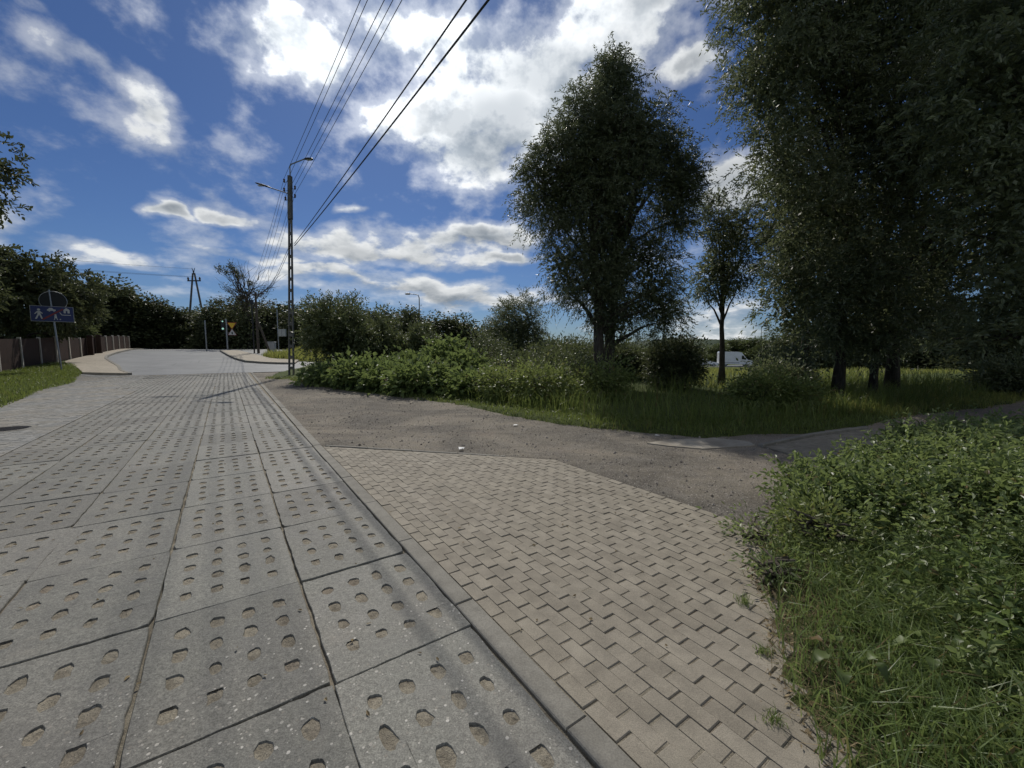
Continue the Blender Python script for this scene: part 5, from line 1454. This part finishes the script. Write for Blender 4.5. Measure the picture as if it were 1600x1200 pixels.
def van(X, Y, rz, label):
    o = thing('delivery_van', (X, Y, gz(X, Y) + .05), label, 'van', None, rz)
    low = [(-2.95, .45), (2.55, .35), (2.85, .45), (2.92, .95)]; top = [(2.55, 1.12), (1.95, 1.25), (1.25, 2.15), (.95, 2.58), (.4, 2.72), (-2.85, 2.74), (-2.98, 2.6)]
    # body runs front (x+) to back (x-)
    body = loft(low, top, 2.0, 1.82).obj('body', M['carwhite'], o)
    for sg in (-1, 1):
        fr = (np.array([0, sg * .965, 0]), np.array([1., 0, 0]), np.array([0, 0, 1.]), np.array([0, sg * 1., 0]))
        pl = lambda p, m, nm, d=.03: MB().prism(p, -.04, d, fr).obj(nm, M[m], o)
        pl([(.95, 1.32), (1.72, 1.32), (1.18, 2.02), (.95, 2.05)], 'glass', 'side_window')
        pl([(-2.8, .62), (.55, .62), (.55, .70), (-2.8, .70)], 'dark', 'side_moulding')
        MB().box((1.55, sg * 1.14, 1.45), (.16, .16, .28)).obj('mirror', M['dark'], o)
        MB().box((2.72, sg * .78, 1.0), (.30, .30, .16)).obj('headlight', M['lampglass'], o)
        for x in (-1.75, 1.85): wheel(o, x, sg * .86, .35)
    ws = np.array([(1.97, -.82, 1.27), (1.97, .82, 1.27), (1.29, .76, 2.12), (1.29, -.76, 2.12)]) + np.array([.02, 0, .02])
    MB().add(np.concatenate([ws, ws - np.array([.03, 0, .03])]), [(0, 1, 2, 3), (7, 6, 5, 4), (0, 4, 5, 1), (1, 5, 6, 2), (2, 6, 7, 3), (3, 7, 4, 0)]).obj('windscreen', M['glass'], o)
    MB().box((2.86, 0, .52), (.24, 1.9, .30)).obj('bumper', M['dark'], o)
def car(X, Y, rz, mat, label):
    o = thing('parked_car' if Y < 60 else 'passing_car', (X, Y, gz(X, Y) + .02), label, 'car', None, rz)
    low = [(-2.1, .30), (2.0, .28), (2.15, .45), (2.12, .70)]; top = [(1.9, .80), (.95, .92), (.15, 1.40), (-.25, 1.47), (-1.2, 1.45), (-1.85, 1.05), (-2.12, .95), (-2.18, .6)]
    loft(low, top, 1.76, 1.25).obj('body', M[mat], o)
    for sg in (-1, 1):
        V = np.array([(.72, .965), (.10, 1.34), (-.25, 1.39), (-1.1, 1.37), (-1.55, 1.02)])
        y = lambda z: (.88 - .255 * (z - .70) / .77) + .008
        P = np.array([(x, sg * y(z), z) for x, z in V]); Q = P - np.array([0, sg * .03, 0]); n = 5
        m = MB().add(np.concatenate([P, Q]), [(i, (i + 1) % n, n + (i + 1) % n, n + i) for i in range(n)]); m.f.append(np.array([[0, 1, 2, 3, 4]])); m.f.append(np.array([[9, 8, 7, 6, 5]])); m.obj('side_window', M['glass'], o)
        for x in (-1.3, 1.32): wheel(o, x, sg * .78, .31, .2)
        MB().box((2.03, sg * .62, .66), (.22, .30, .13)).obj('headlight', M['lampglass'], o)
        MB().box((-2.08, sg * .64, .80), (.16, .24, .16)).obj('tail_light', M['red'], o)
    for x0, x1, z0, z1 in ((.95, .17, .935, 1.405), (-1.86, -1.22, 1.07, 1.46)):
        d = np.array([np.sign(x0), 0, .6]) * .012
        W = np.array([(x0, -.70, z0), (x0, .70, z0), (x1, .60, z1), (x1, -.60, z1)]) + d
        MB().add(np.concatenate([W, W - 3 * d]), [(0, 1, 2, 3), (7, 6, 5, 4), (0, 4, 5, 1), (1, 5, 6, 2), (2, 6, 7, 3), (3, 7, 4, 0)]).obj('windscreen', M['glass'], o)
    MB().box((2.08, 0, .42), (.2, 1.6, .2)).obj('bumper', M['dark'], o)
VY = 80.0
vx = np.linspace(-40, 160, 60)
rp = [(x, VY + .25 * 0 + (42.4 - x) * .30) for x in vx]
rm = MB(); V = []
for x, y in rp:
    for k in (-4.5, 4.5): V.append((x + .29 * k, y + .957 * k, gz(x, y) + .06))
rm.add(V, [(2 * i, 2 * i + 2, 2 * i + 3, 2 * i + 1) for i in range(len(rp) - 1)]).obj('far_road', M['asphalt'], None, kind='structure', label='far road across the low ground where the van drives')
ry = math.atan2(-.30, 1)
van(42.4, 79.2, ry, 'white delivery van driving past beyond the meadow')
car(37.6, 80.8, ry, 'carwhite', 'white car just behind the delivery van')
car(52.0, 76.4, ry, 'carsilver', 'silver car ahead of the delivery van')
car(-10.6, 36.5, R(12), 'carwhite', 'white car whose roof shows above the leafy thicket')

# wooded hill on the horizon
def hill():
    g = np.random.default_rng(8)
    x = np.linspace(120, 900, 260); y = np.linspace(640, 900, 26)
    X, Y = np.meshgrid(x, y, indexing='ij')
    e = np.exp(-((X - 330) / 150) ** 2) * 22 + np.exp(-((X - 600) / 180) ** 2) * 20
    Z = -6 + e * np.sin(np.clip((Y - 640) / 260, 0, 1) * np.pi * .5) ** .6
    Z += 1.8 * np.sin(X * .37 + Y * .21) * np.sin(Y * .45) + 1.4 * np.sin(X * .83 + 1.1) * np.sin(Y * .9 + X * .2) + g.normal(0, .8, X.shape)
    n, m = X.shape
    i, j = np.meshgrid(np.arange(n - 1), np.arange(m - 1), indexing='ij')
    F = np.stack([i * m + j, (i + 1) * m + j, (i + 1) * m + j + 1, i * m + j + 1], -1).reshape(-1, 4)
    MB().add(np.stack([X, Y, Z], -1).reshape(-1, 3), F).obj('hill', M['hill'], None, True, kind='structure', label='low wooded hill on the horizon')
hill()

# ------------------------------------------------------------------ bits lying about
for k, (x, y) in enumerate([(0.07, 8.24), (-.78, 6.27), (2.55, 7.2)]):
    g = np.random.default_rng(400 + k)
    n = 5; a = np.sort(g.uniform(0, 6.28, n)); r = g.uniform(.035, .07, n)
    V = np.c_[x + r * np.cos(a), y + r * np.sin(a), .015 + g.uniform(0, .02, n)]
    V = np.concatenate([V, V - [0, 0, .004]])
    m = MB().add(V, [(i, (i + 1) % n, n + (i + 1) % n, n + i) for i in range(n)]); m.f.append(np.array([list(range(n))])); m.f.append(np.array([list(range(2 * n - 1, n - 1, -1))]))
    m.obj('litter_scrap', M['paper'], None, category='litter', label=['white paper scrap on the gravel near the grass', 'white paper scrap at the edge of the block paving', 'white paper scrap beside the pale concrete patch'][k])
g = np.random.default_rng(410)
n = 260
S_, T2 = g.uniform(.3, 10, n), g.uniform(-3, 3.6, n)
X, Y = xy(S_, T2)
P = np.stack([X, Y, np.full(n, .006)], 1); D = g.normal(size=P.shape); D[:, 2] = np.abs(D[:, 2]) * .15
MB().leaves(P, D, g.uniform(.012, .035, n), g.uniform(.006, .016, n), g).obj('fallen_leaves', M['straw'], None, kind='stuff', label='scattered dry leaf bits on the slabs and paving')
